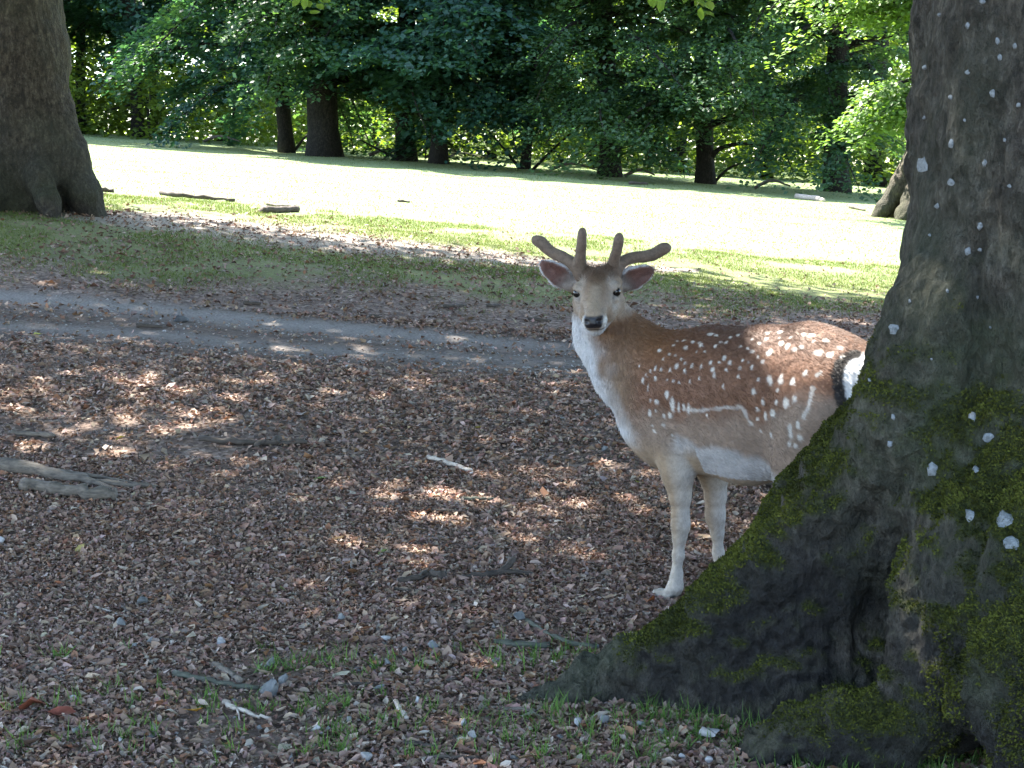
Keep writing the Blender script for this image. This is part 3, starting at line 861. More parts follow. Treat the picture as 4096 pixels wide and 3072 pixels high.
# boughs of the sunlit meadow tree and of its neighbour hang into view
def low_boughs(o, specs, kind, per, size, seed):
    rng = np.random.default_rng(seed)
    bg, bl = Bag(), []
    for pts, L in specs:
        p = spline([pix(a, c, y) for a, c, y in pts], 8)
        d = p[-1] - p[0]; L = np.linalg.norm(d); d = d / L; d[2] = 0; d /= np.linalg.norm(d)
        bl.append((p, L, d)); bg.add(*tube(p, np.linspace(.05, .01, 8), 6))
    obj('bough', bg.mesh('bough'), M_BARKF, o)
    P, X, N, K, sz = crown_leaves(rng, bl, per, size, .2, .2)
    obj('foliage', scatter('foliage', *LEAF4, P, X, N, sz, leaf_cols(rng, K, kind)), M_LEAF, o)
low_boughs(mid_tree, [([(3760, 300, 29), (3600, 330, 28.6), (3480, 400, 28), (3380, 520, 27.6)], 2), ([(3760, 320, 29), (3620, 380, 28), (3520, 460, 27.3), (3440, 560, 27)], 2), ([(3780, 340, 29), (3650, 430, 28), (3560, 520, 27.5)], 2),
    ([(3760, -100, 29), (3560, -60, 28), (3400, 40, 27.5), (3330, 130, 27.2)], 2), ([(3760, -60, 29), (3600, 0, 28), (3450, 60, 27.6), (3350, 60, 27.2)], 2), ([(3760, -80, 29), (3640, 20, 28), (3560, 110, 27.5)], 2),
    ([(3700, -200, 29), (3400, -120, 27.5), (3150, -40, 27), (3080, 40, 26.8)], 2)], 'oak', 1500, .11, 77)
# canopy of the meadow tree above the picture
rng = np.random.default_rng(55)
bl = boughs(rng, MT, 14, 8.0, 5.0, 26)
P, X, N, K, sz = crown_leaves(rng, bl, 330, .3)
u_, v_ = proj(P); kk = v_ < -60
obj('crown', scatter('crown', *LEAF4, P[kk], X[kk], N[kk], sz[kk], leaf_cols(rng, K[kk], 'oak')), M_LEAF, mid_tree)
bg = Bag(); bg.add(*tube([MT + [0, 0, z] for z in np.linspace(5.8, 13, 7)], np.linspace(.42, .12, 7), 14))
for p, L, d in bl: bg.add(*tube(p, np.linspace(.09, .015, 8), 6))
Vt = bg
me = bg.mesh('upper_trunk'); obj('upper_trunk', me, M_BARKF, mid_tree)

# second row of trunks inside the wood, then the sunlit mass beyond them
second = [(2400, 690, 56, 95, .0), (3500, 740, 54, 75, .0), (2720, 700, 58, 60, .01), (1960, 640, 57, 50, -.02), (880, 560, 60, 36, .03), (1480, 600, 58, 40, .0), (3060, 730, 57, 45, .0), (2230, 670, 60, 40, .02), (330, 500, 57.5, 40, .0), (-90, 480, 57.5, 60, .0), (160, 495, 58.5, 50, .0), (620, 520, 63, 45, .0), (-60, 480, 65, 55, .0), (20, 480, 70, 55, 0.), (-75, 500, 53.5, 60, .0), (-230, 500, 49.5, 60, .0)]
for q, (u, v, Y, w_, ln) in enumerate(second):
    edge_tree('woodland_tree', u, v, Y, w_, 'dim tree trunk deeper inside the wood behind the edge trees', 'beech' if q % 2 else 'maple', 16 if u > 700 else 22, 5.0 if u > 700 else 3.6, 4.2, 17 if u > 700 else 34, 360 if u > 700 else 640, .24, lean=ln, seed=40 + q, group='trees deeper in the wood')
pole = pix(600, 545, 53.5); pole[2] = float(ground(pole[0], 53.5))
o = obj('pole', mesh_np('pole', *tube([(0, 0, -.1), (-.03, 0, .6), (-.05, 0, 1.2), (-.11, 0, 1.85)], [.05, .048, .045, .04], 8, lump=.08), True), M_BARKF, None, tuple(pole))
tag(o, 'bare thin upright pole beside the slender young beech', 'pole')

rng = np.random.default_rng(99)
def mass(name, n, ylo, yhi, zlo, zhi, size, kind, label, clump=.9):
    nc = n // 60
    Yc = rng.uniform(ylo, yhi, nc); uc = rng.uniform(-900, 5000, nc)
    c = np.stack([(uc - 2048) / FPX * Yc, Yc, 0 * Yc], -1)
    c[:, 2] = ground(c[:, 0], c[:, 1]) + zlo + (zhi - zlo) * rng.random(nc)
    p = np.repeat(c, 60, 0); K = np.repeat(rng.normal(0, .25, nc), 60)
    p = p + rng.normal(0, 1, p.shape) * np.array([clump, clump, .22])
    nr = rand_dirs(len(p), .45)
    o = obj(name, scatter(name, *LEAF4, p, RNG.normal(0, 1, p.shape), nr, rng.uniform(.6, 1.3, len(p)) * size, leaf_cols(rng, K, kind)), M_LEAF)
    o['kind'] = 'stuff'; o['label'] = label; o['category'] = 'foliage'
mass('undergrowth', 60000, 50, 62, .1, 2.6, .22, 'lime', 'sunlit low leafy undergrowth filling the gaps between the trunks', .8)
mass('far_wood', 60000, 96, 118, -1, 24, .75, 'lime', 'hazy leafy wall closing the wood behind everything else', 2.2)
mass('distant_wood', 110000, 66, 92, .3, 15, .36, 'lime', 'bright leafy mass of the wood far behind the edge trees', 1.3)
# ------------------------------------------------------------------ the fallow buck
YAW = math.radians(42)
FW = np.array([-math.cos(YAW), math.sin(YAW), 0]); LF = np.array([-math.sin(YAW), -math.cos(YAW), 0]); UP = np.array([0, 0, 1.0])
D0 = pix(2750, 1700, 5.4); D0[2] = 0.0
def L(a, b, z): return D0 + FW * a + LF * b + UP * z
S = SDF((.02, 4.55, -.06), (1.46, 5.78, 1.42), .0056)
def chain(pts, k=.03, **kw): S.chain([(*L(p[0], p[1], p[2]), p[3]) for p in pts], k, **kw)
# trunk of the body: chest, barrel, loin, croup (narrower than deep)
chain([(.10, 0, .715, .165), (.0, 0, .705, .212), (-.14, 0, .712, .218), (-.30, 0, .722, .222), (-.46, 0, .745, .215), (-.60, 0, .775, .178), (-.68, 0, .80, .125)], .06, axis=LF, sc=.70)
chain([(.06, 0, .865, .055), (-.10, 0, .885, .05), (-.30, 0, .90, .05), (-.48, 0, .925, .05), (-.60, 0, .90, .05)], .07)       # backbone
chain([(-.05, 0, .57, .10), (-.25, 0, .565, .11), (-.42, 0, .60, .10)], .06, axis=LF, sc=.9)                                   # belly
chain([(.17, 0, .60, .095), (.10, 0, .57, .10), (.0, 0, .575, .09)], .06)                                                      # brisket
# shoulders and haunches
for s in (1, -1):
    chain([(.0, .075*s, .80, .07), (.07, .095*s, .66, .085), (.03, .09*s, .58, .08)], .05, axis=LF, sc=.75)
    chain([(-.53, .06*s, .86, .09), (-.57, .085*s, .72, .135), (-.535, .095*s, .57, .088)], .06, axis=LF, sc=.72)
    chain([(-.62, .07*s, .80, .10), (-.64, .075*s, .66, .095)], .05, axis=LF, sc=.8)
# neck
chain([(.05, 0, .755, .165), (.16, .02, .80, .135), (.255, .055, .885, .108), (.315, .085, .975, .088), (.335, .10, 1.055, .075)], .05)
chain([(.16, .02, .66, .10), (.25, .07, .78, .085), (.335, .10, .90, .062), (.34, .125, .985, .045)], .05)                     # throat side
# forelegs from pixels
NF = [(2700, 1760, 5.345, .085), (2708, 1850, 5.335, .064), (2712, 1905, 5.33, .052), (2720, 1984, 5.33, .036), (2722, 2060, 5.33, .028), (2722, 2103, 5.325, .0295), (2718, 2150, 5.33, .0215), (2713, 2220, 5.335, .0180), (2707, 2300, 5.34, .0178), (2701, 2345, 5.34, .0245), (2690, 2372, 5.34, .0225), (2672, 2398, 5.34, .0205)]
FFg = [(2810, 1760, 5.44, .075), (2838, 1850, 5.425, .058), (2856, 1905, 5.42, .049), (2861, 1984, 5.42, .036), (2860, 2050, 5.42, .031), (2862, 2075, 5.42, .030), (2869, 2130, 5.42, .0210), (2873, 2210, 5.425, .0178), (2878, 2290, 5.43, .0175), (2882, 2318, 5.43, .024), (2874, 2340, 5.43, .0225), (2858, 2362, 5.43, .019)]
for ch in (NF, FFg):
    S.chain([(*pix(u, v, y), r) for u, v, y, r in ch], .022)
    e = pix(ch[-1][0], ch[-1][1], ch[-1][2])
    gz_ = float(ground(e[0], e[1]))
    for s in (1, -1):       # cloven hoof
        o_ = e + LF * (.013 * s)
        S.seg(o_ + FW * .0 + UP * -.006, np.array([*(o_ + FW * .048)[:2], gz_ + .016]), .0185, .011, .008)
        S.seg(np.array([*(o_ - FW * .012)[:2], gz_ + .016]), np.array([*(o_ + FW * .036)[:2], gz_ + .015]), .016, .012, .01)
        S.seg(e + LF * .016 * s - FW * .026 + UP * .022, e + LF * .016 * s - FW * .036 + UP * .006, .009, .007, .004)   # dew claws
# hind legs (mostly behind the root)
for s, da in ((1, .03), (-1, -.05)):
    h = [(-.54 + da, .095*s, .60, .085), (-.53 + da, .10*s, .51, .062), (-.58 + da, .095*s, .41, .045), (-.67 + da, .09*s, .33, .032), (-.68 + da, .09*s, .28, .025), (-.655 + da, .09*s, .12, .020), (-.645 + da, .09*s, .085, .024), (-.62 + da, .09*s, .05, .020)]
    chain(h, .025)
    e = L(h[-1][0], h[-1][1], .03); gz_ = float(ground(e[0], e[1]))
    for q in (1, -1):
        S.seg(e + LF * .012 * q, np.array([*(e + FW * .04 + LF * .012 * q)[:2], gz_ + .015]), .018, .011, .008)
# tail
chain([(-.735, 0, .895, .026), (-.79, .004, .85, .024), (-.80, .006, .76, .018), (-.79, .006, .70, .008)], .02)
# head frame: f towards the camera and a little down, r to picture right, u up
hf = np.array([-.13, -.965, -.175]); hf /= np.linalg.norm(hf)
hr = np.cross(hf, UP); hr /= np.linalg.norm(hr)
roll = math.radians(2.5)
hu = np.cross(hr, hf)
hr, hu = hr * math.cos(roll) - hu * math.sin(roll), hu * math.cos(roll) + hr * math.sin(roll)
H0 = pix(2396, 1160, 5.50)
HM = np.array([hr, hu, hf])
def Hd(r, u, f): return H0 + hr * r + hu * u + hf * f
def hs(a, ra, b, rb, k=.02, **kw): S.seg(Hd(*a), Hd(*b), ra, rb, k, **kw)
S.ell(Hd(0, .0, .0), (.072, .067, .095), HM, .03)                                  # cranium
hs((0, .02, .05), .064, (0, -.012, .145), .047, .03)                                 # forehead to bridge
hs((0, -.012, .145), .047, (0, -.037, .245), .033, .02)                              # nose bridge
S.ell(Hd(0, -.052, .235), (.041, .034, .048), HM, .02)                               # muzzle
S.ell(Hd(0, -.044, .262), (.036, .020, .022), HM, .012)                              # nose
hs((0, -.075, .04), .052, (0, -.082, .20), .027, .025)                               # lower jaw
S.ell(Hd(0, -.088, .232), (.026, .017, .026), HM, .012)                              # chin
for s in (1, -1):
    hs((.046*s, -.035, .02), .045, (.034*s, -.055, .13), .028, .025)                 # cheek
    S.ell(Hd(.060*s, .030, .078), (.026, .019, .032), HM, .012)                      # brow
    S.ell(Hd(.064*s, -.010, .085), (.018, .012, .030), HM, .012)                     # under the eye
    S.ell(Hd(.0745*s, .012, .088), (.014, .0135, .019), HM, .008, cut=True)          # eye socket
    S.ell(Hd(.043*s, .066, .0), (.026, .03, .026), HM, .02)                          # antler seat
    S.ell(Hd(.023*s, -.040, .281), (.0095, .0065, .012), HM, .006, cut=True)         # nostril
S.ell(Hd(0, .058, .01), (.036, .022, .04), HM, .02)                                  # tuft
S.ell(Hd(0, -.0735, .268), (.034, .0022, .016), HM, .004, cut=True)                   # mouth line
# ears: cupped, opening to the front
EARS = []
for (bu, bv), (tu, tv), s in (((2290, 1140), (2168, 1052), -1), ((2478, 1142), (2608, 1078), 1)):
    A, B = pix(bu, bv, 5.53), pix(tu, tv, 5.525)
    ax = B - A; ln = np.linalg.norm(ax); ax /= ln
    nf = np.array([s * .30, -.95, .05]); nf -= ax * nf.dot(ax); nf /= np.linalg.norm(nf)
    wd = np.cross(nf, ax)
    M = np.array([ax, wd, nf]); C = A + ax * ln * .5
    def es(t0, r0, t1, r1, off, cut=False): S.seg(A + ax * ln * t0 + nf * off, A + ax * ln * t1 + nf * off, r0, r1, .010 if not cut else .005, axis=nf, sc=.62, cut=cut)
    es(.0, .024, .42, .041, 0); es(.42, .041, .78, .029, 0); es(.78, .029, 1.0, .011, 0)
    es(.10, .016, .42, .033, .0235, True); es(.42, .033, .78, .022, .0215, True); es(.78, .022, .95, .008, .016, True)
    hs((.05*s, .02, -.01), .03, tuple(HM @ (A + ax * .01 - H0)), .022, .02)
    EARS.append((C, M, ln))
V, Q = S.mesh()
V = relax(V, Q, 2, .45)
Nd = vnormals(V, Q)
V = V + Nd * (.0012 * fbm(V, 70, 2, 3) + .003 * fbm(V, 14, 2, 8) * (V[:, 2] > .45))[:, None]
if Nd[np.argmax(V[:, 2])][2] < 0: Q = Q[:, ::-1]; Nd = -Nd

# ---- coat colours, from the animal's own coordinates
SPOT = [(345,410,8,14),(372,440,6,22),(408,402,8,10),(410,348,5,11),(437,353,5,9),(383,362,5,8),(484,356,5,11),(517,337,9,16),(560,322,6,8),(595,338,7,11),(558,360,5,12),(643,337,5,12),(467,480,11,24),(500,412,5,8),(528,420,6,8),(470,407,4,7),
 (585,414,6,10),(632,398,5,9),(415,520,13,10),(380,575,10,20),(412,567,5,8),(450,590,11,11),(482,584,10,14),(402,668,10,12),(448,634,8,9),(393,640,5,7),(495,690,5,6),(383,510,4,9),(362,380,4,10),(326,340,5,12),(495,540,16,34),(528,545,8,22),(552,548,8,24),(578,558,9,26),(672,590,5,14),(755,440,5,12),
 (700,355,12,14),(708,382,10,14),(760,296,11,12),(790,318,10,12),(735,318,8,8),(690,320,9,10),(832,390,8,12),(855,308,8,10),(883,318,7,9),(905,262,12,8),(932,290,7,12),(958,312,12,10),(990,268,12,16),(902,342,8,10),(840,345,8,10),(935,404,7,9),(993,405,16,20),(1050,404,13,18),(1108,418,13,20),(1172,373,12,17),(1032,460,7,8),(910,464,11,19),
 (957,518,10,18),(1027,520,9,14),(1077,522,16,20),(1117,502,13,17),(928,556,9,11),(930,606,8,9),(1005,578,16,20),(970,590,8,22),(945,668,8,9),(1097,670,13,32),(1143,700,13,18),(1136,636,9,18),(1122,742,9,10),(1092,738,8,10),(1000,690,7,14),
 (1052,220,12,11),(1085,232,12,14),(1120,250,14,10),(1155,240,12,10),(1205,180,16,9),(1165,175,14,8),(1240,268,24,14),(1298,278,16,12),(1215,210,10,12),(1275,205,14,9),(1350,242,12,10),(1358,290,6,14),(1100,190,12,6),(1040,195,8,7),(975,198,10,8),(980,170,14,5),(1042,165,16,5),(940,220,9,8),(905,200,8,6),(880,245,8,7),(845,236,9,7),(830,180,10,5),(770,215,8,7),(790,190,7,6),
 (715,235,9,7),(740,215,8,6),(690,175,14,5),(720,180,12,5),(640,230,10,10),(632,218,8,6),(600,215,8,7),(565,240,11,11),(552,206,10,5),(520,210,7,5),(500,232,7,7),(430,256,12,10),(450,300,6,10),(480,275,7,7),(510,282,6,7),(620,265,5,6),(660,262,5,6),(540,300,5,8),(770,355,8,8),(1235,380,10,14),(1250,370,8,10)]
bvh = BVHTree.FromPolygons([Vector(p) for p in V], Q.tolist())
def hit(u, v):
    d = pix(u, v, 1.0) - np.array([0, 0, ZC])
    h = bvh.ray_cast(Vector((0, 0, ZC)), Vector(d).normalized())
    return None if h[0] is None else (np.array(h[0]), np.array(h[1]))
spots3 = []
for cx, cy, ru, rv in SPOT:
    h = hit(2300 + cx / 1.276, 1200 + cy / 1.276)
    if h is None: continue
    fc = max(.3, abs(h[1].dot([0, 1, 0])))
    spots3.append((h[0], ru / 1.276 / 1180 / fc**.35, rv / 1.276 / 1180 / fc**.35))
rs = np.random.default_rng(5)
for _ in range(70):      # the side turned away
    a_, z_ = rs.uniform(-.65, .1), rs.uniform(.68, .93)
    h = bvh.ray_cast(Vector(L(a_, -.6, z_)), Vector(LF))
    if h[0] is not None: spots3.append((np.array(h[0]), rs.uniform(.006, .012), rs.uniform(.008, .016)))
LINE1 = [hit(2300 + x / 1.276, 1200 + y / 1.276) for x, y in ((560, 560), (610, 562), (680, 558), (740, 548), (800, 546), (850, 548), (868, 575), (880, 610), (900, 632))]
LINE2 = [hit(2300 + x / 1.276, 1200 + y / 1.276) for x, y in ((1212, 450), (1200, 510), (1185, 555), (1165, 600))]
RIM = [hit(u, v) for u, v in ((3420, 1415), (3385, 1425), (3358, 1455), (3347, 1500), (3350, 1550), (3362, 1595), (3380, 1635))]
_r = sorted(((h[0] - D0) @ UP, (h[0] - D0) @ LF) for h in RIM if h is not None)
RZ, RB = [x[0] for x in _r], [x[1] for x in _r]
def dline(P, pts):
    pts = [p[0] for p in pts if p is not None]
    d = np.full(len(P), 9.0)
    for a, b in zip(pts[:-1], pts[1:]):
        e = b - a; t = np.clip((P - a) @ e / (e @ e), 0, 1)
        d = np.minimum(d, np.linalg.norm(P - a - t[:, None] * e, axis=1))
    return d
lerp = lambda a, b, t: a + (np.asarray(b) - a) * np.clip(t, 0, 1)[:, None]
C_ = lambda *c: np.array(c, float)
def coat(P, N):
    q = P - D0
    a, b, z = q @ FW, q @ LF, P[:, 2]
    n1, n2 = fbm(P, 16, 3, 12), fbm(P, 55, 2, 14)
    w = .015 * n1
    body = np.tile(C_(.172, .080, .043), (len(P), 1))
    body = lerp(body, C_(.105, .055, .036), sstep(.86, .95, z + w * 1.5) * sstep(.05, -.2, a) * .85)              # dark back
    body = lerp(body, C_(.22, .105, .05), sstep(-.08, .06, a) * sstep(.75, .87, z) * .8)                         # chestnut withers
    flank = np.interp(a, [-.8, -.55, -.42, -.3, 0, .1], [.80, .79, .70, .69, .675, .66])
    body = lerp(body, C_(.29, .205, .15), sstep(flank + .045, flank - .05, z + w * 1.6))
    belly = np.interp(a, [-.7, -.5, -.42, -.3, -.2, -.06, .0, .05], [.40, .50, .54, .568, .572, .60, .575, .50])
    body = lerp(body, C_(.46, .43, .41), sstep(belly + .022, belly - .022, z + w * 1.3) * sstep(-.02, -.07, a) * sstep(-.52, -.43, a) * (z > .45) * .9)
    # neck and throat
    up_ = sstep(.06, .20, a)
    neck = np.tile(C_(.205, .11, .058), (len(P), 1))
    neck = lerp(neck, C_(.34, .25, .17), sstep(.98, .72, z) * .55)
    uu, vv = proj(P)
    thr = np.interp(vv, [1300, 1400, 1500, 1600, 1700, 1800, 1900], [2375, 2390, 2408, 2450, 2520, 2605, 2670])
    soft = sstep(55, -45, uu - thr + 30 * n1)
    neck = lerp(neck, C_(.66, .645, .64), soft * sstep(1.03, .97, z) * (z > .50))
    body = lerp(body, neck, up_)
    # legs
    lg = sstep(.60, .50, z + w * .6) * ((a > -.13) | (z < .47))
    leg = np.tile(C_(.34, .24, .155), (len(P), 1))
    leg = lerp(leg, C_(.49, .41, .33), sstep(.32, .10, z))
    leg = lerp(leg, C_(.58, .53, .48), np.clip(-(N @ FW), 0, 1) * .8)
    body = lerp(body, leg, lg)
    hoof = sstep(.043, .034, z - .0)
    body = lerp(body, C_(.33, .285, .235), hoof * .8)
    dew = np.zeros(len(P))
    for ch in (NF, FFg):
        e = pix(ch[-1][0], ch[-1][1], ch[-1][2])
        for s in (1, -1): dew = np.maximum(dew, sstep(.019, .012, np.linalg.norm(P - (e + LF * .016 * s - FW * .033 + UP * .010), axis=1)))
    body = lerp(body, C_(.02, .016, .014), dew)
    # rump patch: white inside a black rim, black-topped tail
    rear = sstep(-.50, -.56, a)
    db = dline(P, RIM)
    white = sstep(.0, -.012, np.abs(b) - np.interp(z, RZ, RB) + .004 * n2) * rear * sstep(RZ[0] - .10, RZ[0] - .02, z) * sstep(RZ[-1] + .01, RZ[-1] - .01, z) * (N @ FW < .45)
    body = lerp(body, C_(.80, .78, .76), white)
    body = lerp(body, C_(.014, .011, .010), sstep(.022, .015, db + .003 * n2) * rear)
    body = lerp(body, C_(.03, .02, .016), sstep(.040, .030, np.abs(b)) * (a < -.715) * (N @ FW < .3) * sstep(.66, .70, z))
    # spots and lines
    sp = np.zeros(len(P))
    for c, r1, r2 in spots3:
        dd = P - c
        near = np.einsum('ij,ij->i', dd, dd) < .0025
        if not near.any(): continue
        x = dd[near]
        e = np.sqrt(((x @ FW) / r1)**2 + (x[:, 2] / r2)**2 + ((x @ LF) / max(r1, r2))**2)
        sp[near] = np.maximum(sp[near], sstep(1.2, .55, e + .4 * n2[near]))
    sp = np.maximum(sp, sstep(.010, .003, dline(P, LINE1) + .005 * n2) * .62)
    sp = np.maximum(sp, sstep(.010, .004, dline(P, LINE2) + .004 * n2) * .8)
    body = lerp(body, C_(.62, .57, .51), sp)
    # head
    h = (P - H0) @ HM.T
    r, u, f = h[:, 0], h[:, 1], h[:, 2]
    hd = sstep(-.09, -.03, f) * sstep(.995, 1.02, z + .35 * np.clip(f, 0, .3)) * (np.linalg.norm(h - [0, -.03, .1], axis=1) < .27)
    face = np.tile(C_(.29, .21, .145), (len(P), 1))
    face = lerp(face, C_(.105, .062, .036), sstep(.040, .060, u + .020 * np.exp(-(r / .03)**2) + .012 * n1 + .12 * np.clip(.06 - f, -.1, .02)))          # dark crown tuft
    face = lerp(face, C_(.38, .325, .27), np.exp(-((np.abs(r) - .062) / .022)**2 - ((u - .0) / .05)**2 - ((f - .10) / .05)**2) * .9)   # pale rings
    face = lerp(face, C_(.44, .36, .29), np.exp(-((np.abs(r) - .050) / .018)**2 - ((u - .045) / .018)**2 - ((f - .08) / .035)**2) * .8)
    face = lerp(face, C_(.22, .135, .08), np.exp(-((np.abs(r) - .022) / .012)**2 - ((u - .03) / .02)**2 - ((f - .10) / .035)**2) * .55)
    face = lerp(face, C_(.36, .27, .19), np.exp(-(r / .028)**2) * sstep(.10, .16, f) * .8)  # ridge highlight along the nose bridge, put into the coat colour
    face = lerp(face, C_(.20, .125, .075), np.exp(-((np.abs(r) - .030) / .014)**2 - ((f - .14) / .05)**2) * .6)  # painted darkening either side of the bridge that sets off the highlight
    face = lerp(face, C_(.58, .55, .51), sstep(.215, .24, f) * sstep(.026, .034, np.abs(r) + .5 * np.clip(-.05 - u, 0, .05)) * sstep(-.028, -.040, u))   # pale muzzle sides
    face = lerp(face, C_(.44, .42, .40), sstep(-.074, -.088, u + .006 * n1) * sstep(.11, .16, f))                        # chin
    nose = sstep(.256, .264, f + .25 * np.clip(u + .052, -.03, .03)) * sstep(.0355, .031, np.abs(r) + .35 * np.clip(-.045 - u, 0, .1)) * sstep(-.068, -.062, u) * sstep(-.020, -.027, u)
    face = lerp(face, C_(.013, .012, .014), nose)
    mouth = np.exp(-((u + .0745) / .0035)**2) * sstep(.22, .245, f) * (np.abs(r) < .036)
    face = lerp(face, C_(.04, .03, .028), mouth * .9)
    for s in (1, -1):
        e = np.linalg.norm((h - [.071*s, .012, .088]) / [1.0, .82, 1.0], axis=1)
        face = lerp(face, C_(.03, .02, .016), sstep(.0225, .0175, e))
        face = lerp(face, C_(.05, .033, .025), np.exp(-((h[:, 0] - .055*s) / .009)**2 - ((u + .004) / .006)**2 - ((f - .107) / .01)**2) * .9)   # tear gland
    body = lerp(body, face, hd)
    # ears
    for C, M, ln in EARS:
        e = (P - C) @ M.T
        l = e[:, 0] / (ln * .56); w_ = e[:, 1] / .041
        wl = np.interp(l, [-1, -.15, .5, .9, 1.05], [.6, 1.0, .74, .34, .1]); rad = np.maximum(np.abs(w_) / wl, np.where(l > 0, l * .93, 0))
        on = (np.abs(l) < 1.08) & (np.abs(w_) < 1.12) & (np.abs(e[:, 2]) < .034)
        inner = (N @ M[2] > -.15) | (e[:, 2] > -.004)
        ec = np.tile(C_(.24, .15, .09), (len(P), 1))
        inn = lerp(np.tile(C_(.13, .062, .048), (len(P), 1)), C_(.10, .075, .06), sstep(.1, -.7, l))
        inn = lerp(inn, C_(.33, .28, .24), sstep(-.25, -.75, l + .25 * n1) * .7)
        inn = lerp(inn, C_(.52, .50, .49), sstep(.86, .98, rad) * sstep(-.9, -.3, l))
        ec = lerp(ec, inn, inner.astype(float))
        body = lerp(body, ec, on * sstep(-1.05, -.8, l))
    body = body * (1 + .10 * n2 + .07 * n1)[:, None]
    wet = np.clip(nose * hd, 0, 1)
    return np.clip(body, .004, .9), wet, hd, lg
cols, wet, hdm, lgm = coat(V, Nd)
def fur_mat():
    m, t, b = new_mat('deer_coat')
    c = attr(t, 'col').outputs['Color']
    co = objco(t)
    fx = nd(t, 'ShaderNodeVectorRotate'); fx.rotation_type = 'Z_AXIS'
    fx.inputs['Angle'].default_value = -(math.pi - YAW)
    t.links.new(co, fx.inputs['Vector'])
    n = tex(t, 150, 4, .7, stretch(t, fx.outputs[0], (.22, 1, .45)))
    c = mixc(t, ramp(t, n.outputs[0], [(.35, (.28, .28, .28)), (.6, (0, 0, 0))]), c, (.03, .018, .01))
    t.links.new(c, b.inputs['Base Color'])
    w = attr(t, 'wet').outputs['Fac']
    t.links.new(math_(t, 'SUBTRACT', .62, math_(t, 'MULTIPLY', w, .32)), b.inputs['Roughness'])
    b.inputs['Specular IOR Level'].default_value = .3
    b.inputs['Sheen Weight'].default_value = .12
    b.inputs['Sheen Roughness'].default_value = .4
    bump(t, b, n.outputs[0], .35, .004)
    return m
deer_me = mesh_np('fallow_deer', V, Q, True, cols=cols, attrs=dict(wet=wet))
deer = obj('fallow_deer', deer_me, fur_mat())
tag(deer, 'white-spotted fallow buck in velvet behind the mossy root, looking over its shoulder', 'deer')

# short coat of hair
tri = np.concatenate([Q[:, [0, 1, 2]], Q[:, [0, 2, 3]]])
ar = np.linalg.norm(np.cross(V[tri[:, 1]] - V[tri[:, 0]], V[tri[:, 2]] - V[tri[:, 0]]), axis=1)
nh = 130000
k = RNG.choice(len(tri), nh, p=ar / ar.sum())
r1, r2 = RNG.random(nh), RNG.random(nh); fl = r1 + r2 > 1; r1[fl], r2[fl] = 1 - r1[fl], 1 - r2[fl]
W = np.stack([1 - r1 - r2, r1, r2], -1)
Ph = np.einsum('ij,ijk->ik', W, V[tri[k]]); Nh = np.einsum('ij,ijk->ik', W, Nd[tri[k]]); Nh /= np.linalg.norm(Nh, axis=1)[:, None]
hc, hw, hh, hl = coat(Ph, Nh)
hp = (Ph - H0) @ HM.T
eye_d = np.minimum(np.linalg.norm(hp - [.071, .012, .088], axis=1), np.linalg.norm(hp - [-.071, .012, .088], axis=1))
good = (hw < .3) & (eye_d > .019) & (Ph[:, 2] > .045) & (~((np.abs(hp[:, 0]) < .04) & (hp[:, 2] > .252) & (np.abs(hp[:, 1] + .055) < .03)))
Ph, Nh, hc, hh, hl = Ph[good], Nh[good], hc[good], hh[good], hl[good]
hp2 = (Ph - H0) @ HM.T
flow = -FW * .9 + UP * -.45
Fl = np.tile(flow, (len(Ph), 1))
Fl = Fl * (1 - hl[:, None]) + np.array([0, 0, -1.0]) * hl[:, None]
nk = (sstep(.06, .2, (Ph - D0) @ FW) * (1 - hh))[:, None]
Fl = Fl * (1 - nk) + nk * np.array([.25, .1, -1.0])
Fl = Fl * (1 - hh[:, None]) + hh[:, None] * (-hf * .8 + hu * .25)
Fl -= Nh * (Fl * Nh).sum(1)[:, None]; Fl /= np.linalg.norm(Fl, axis=1)[:, None] + 1e-6
Fl = Fl + RNG.normal(0, .16, Fl.shape)
tuft = (hp2[:, 1] > .045) * (np.abs(hp2[:, 0]) < .055) * (hp2[:, 2] < .09) * (hp2[:, 2] > -.06)
Fl = Fl + (tuft[:, None] * RNG.normal(0, .6, Fl.shape)) + tuft[:, None] * hu * .5
ln = (.007 * tuft + .013 * (1 - hl) * (1 - hh) + .0035 * hl + .0055 * hh) * RNG.uniform(.7, 1.3, len(Ph)) * (1 + .4 * nk[:, 0])
p1 = Ph + (Fl * .85 + Nh * .30) * (ln * .5)[:, None]
p2 = p1 + (Fl * .97 + Nh * .06) * (ln * .5)[:, None]
HP = np.stack([Ph - Nh * .0006, p1, p2], 1).astype(np.float32)
hcu = bpy.data.hair_curves.new('fur')
hcu.add_curves([3] * len(HP))
hcu.points.foreach_set('position', HP.ravel())
hcu.points.foreach_set('radius', np.tile(np.array([.00055, .00045, .0001], np.float32), len(HP)))
at = hcu.attributes.new('col', 'FLOAT_COLOR', 'CURVE')
hc4 = np.ones((len(HP), 4), np.float32); hc4[:, :3] = hc * (1 + RNG.normal(0, .12, len(HP)))[:, None]
at.data.foreach_set('color', np.clip(hc4, 0, 1).ravel())
m, t, b = new_mat('deer_hair')
t.links.new(attr(t, 'col').outputs['Color'], b.inputs['Base Color'])
b.inputs['Roughness'].default_value = .5; b.inputs['Specular IOR Level'].default_value = .35
hcu.materials.append(m)
fur = bpy.data.objects.new('fur', hcu); COL.objects.link(fur); fur.parent = deer
fur['kind'] = 'stuff'

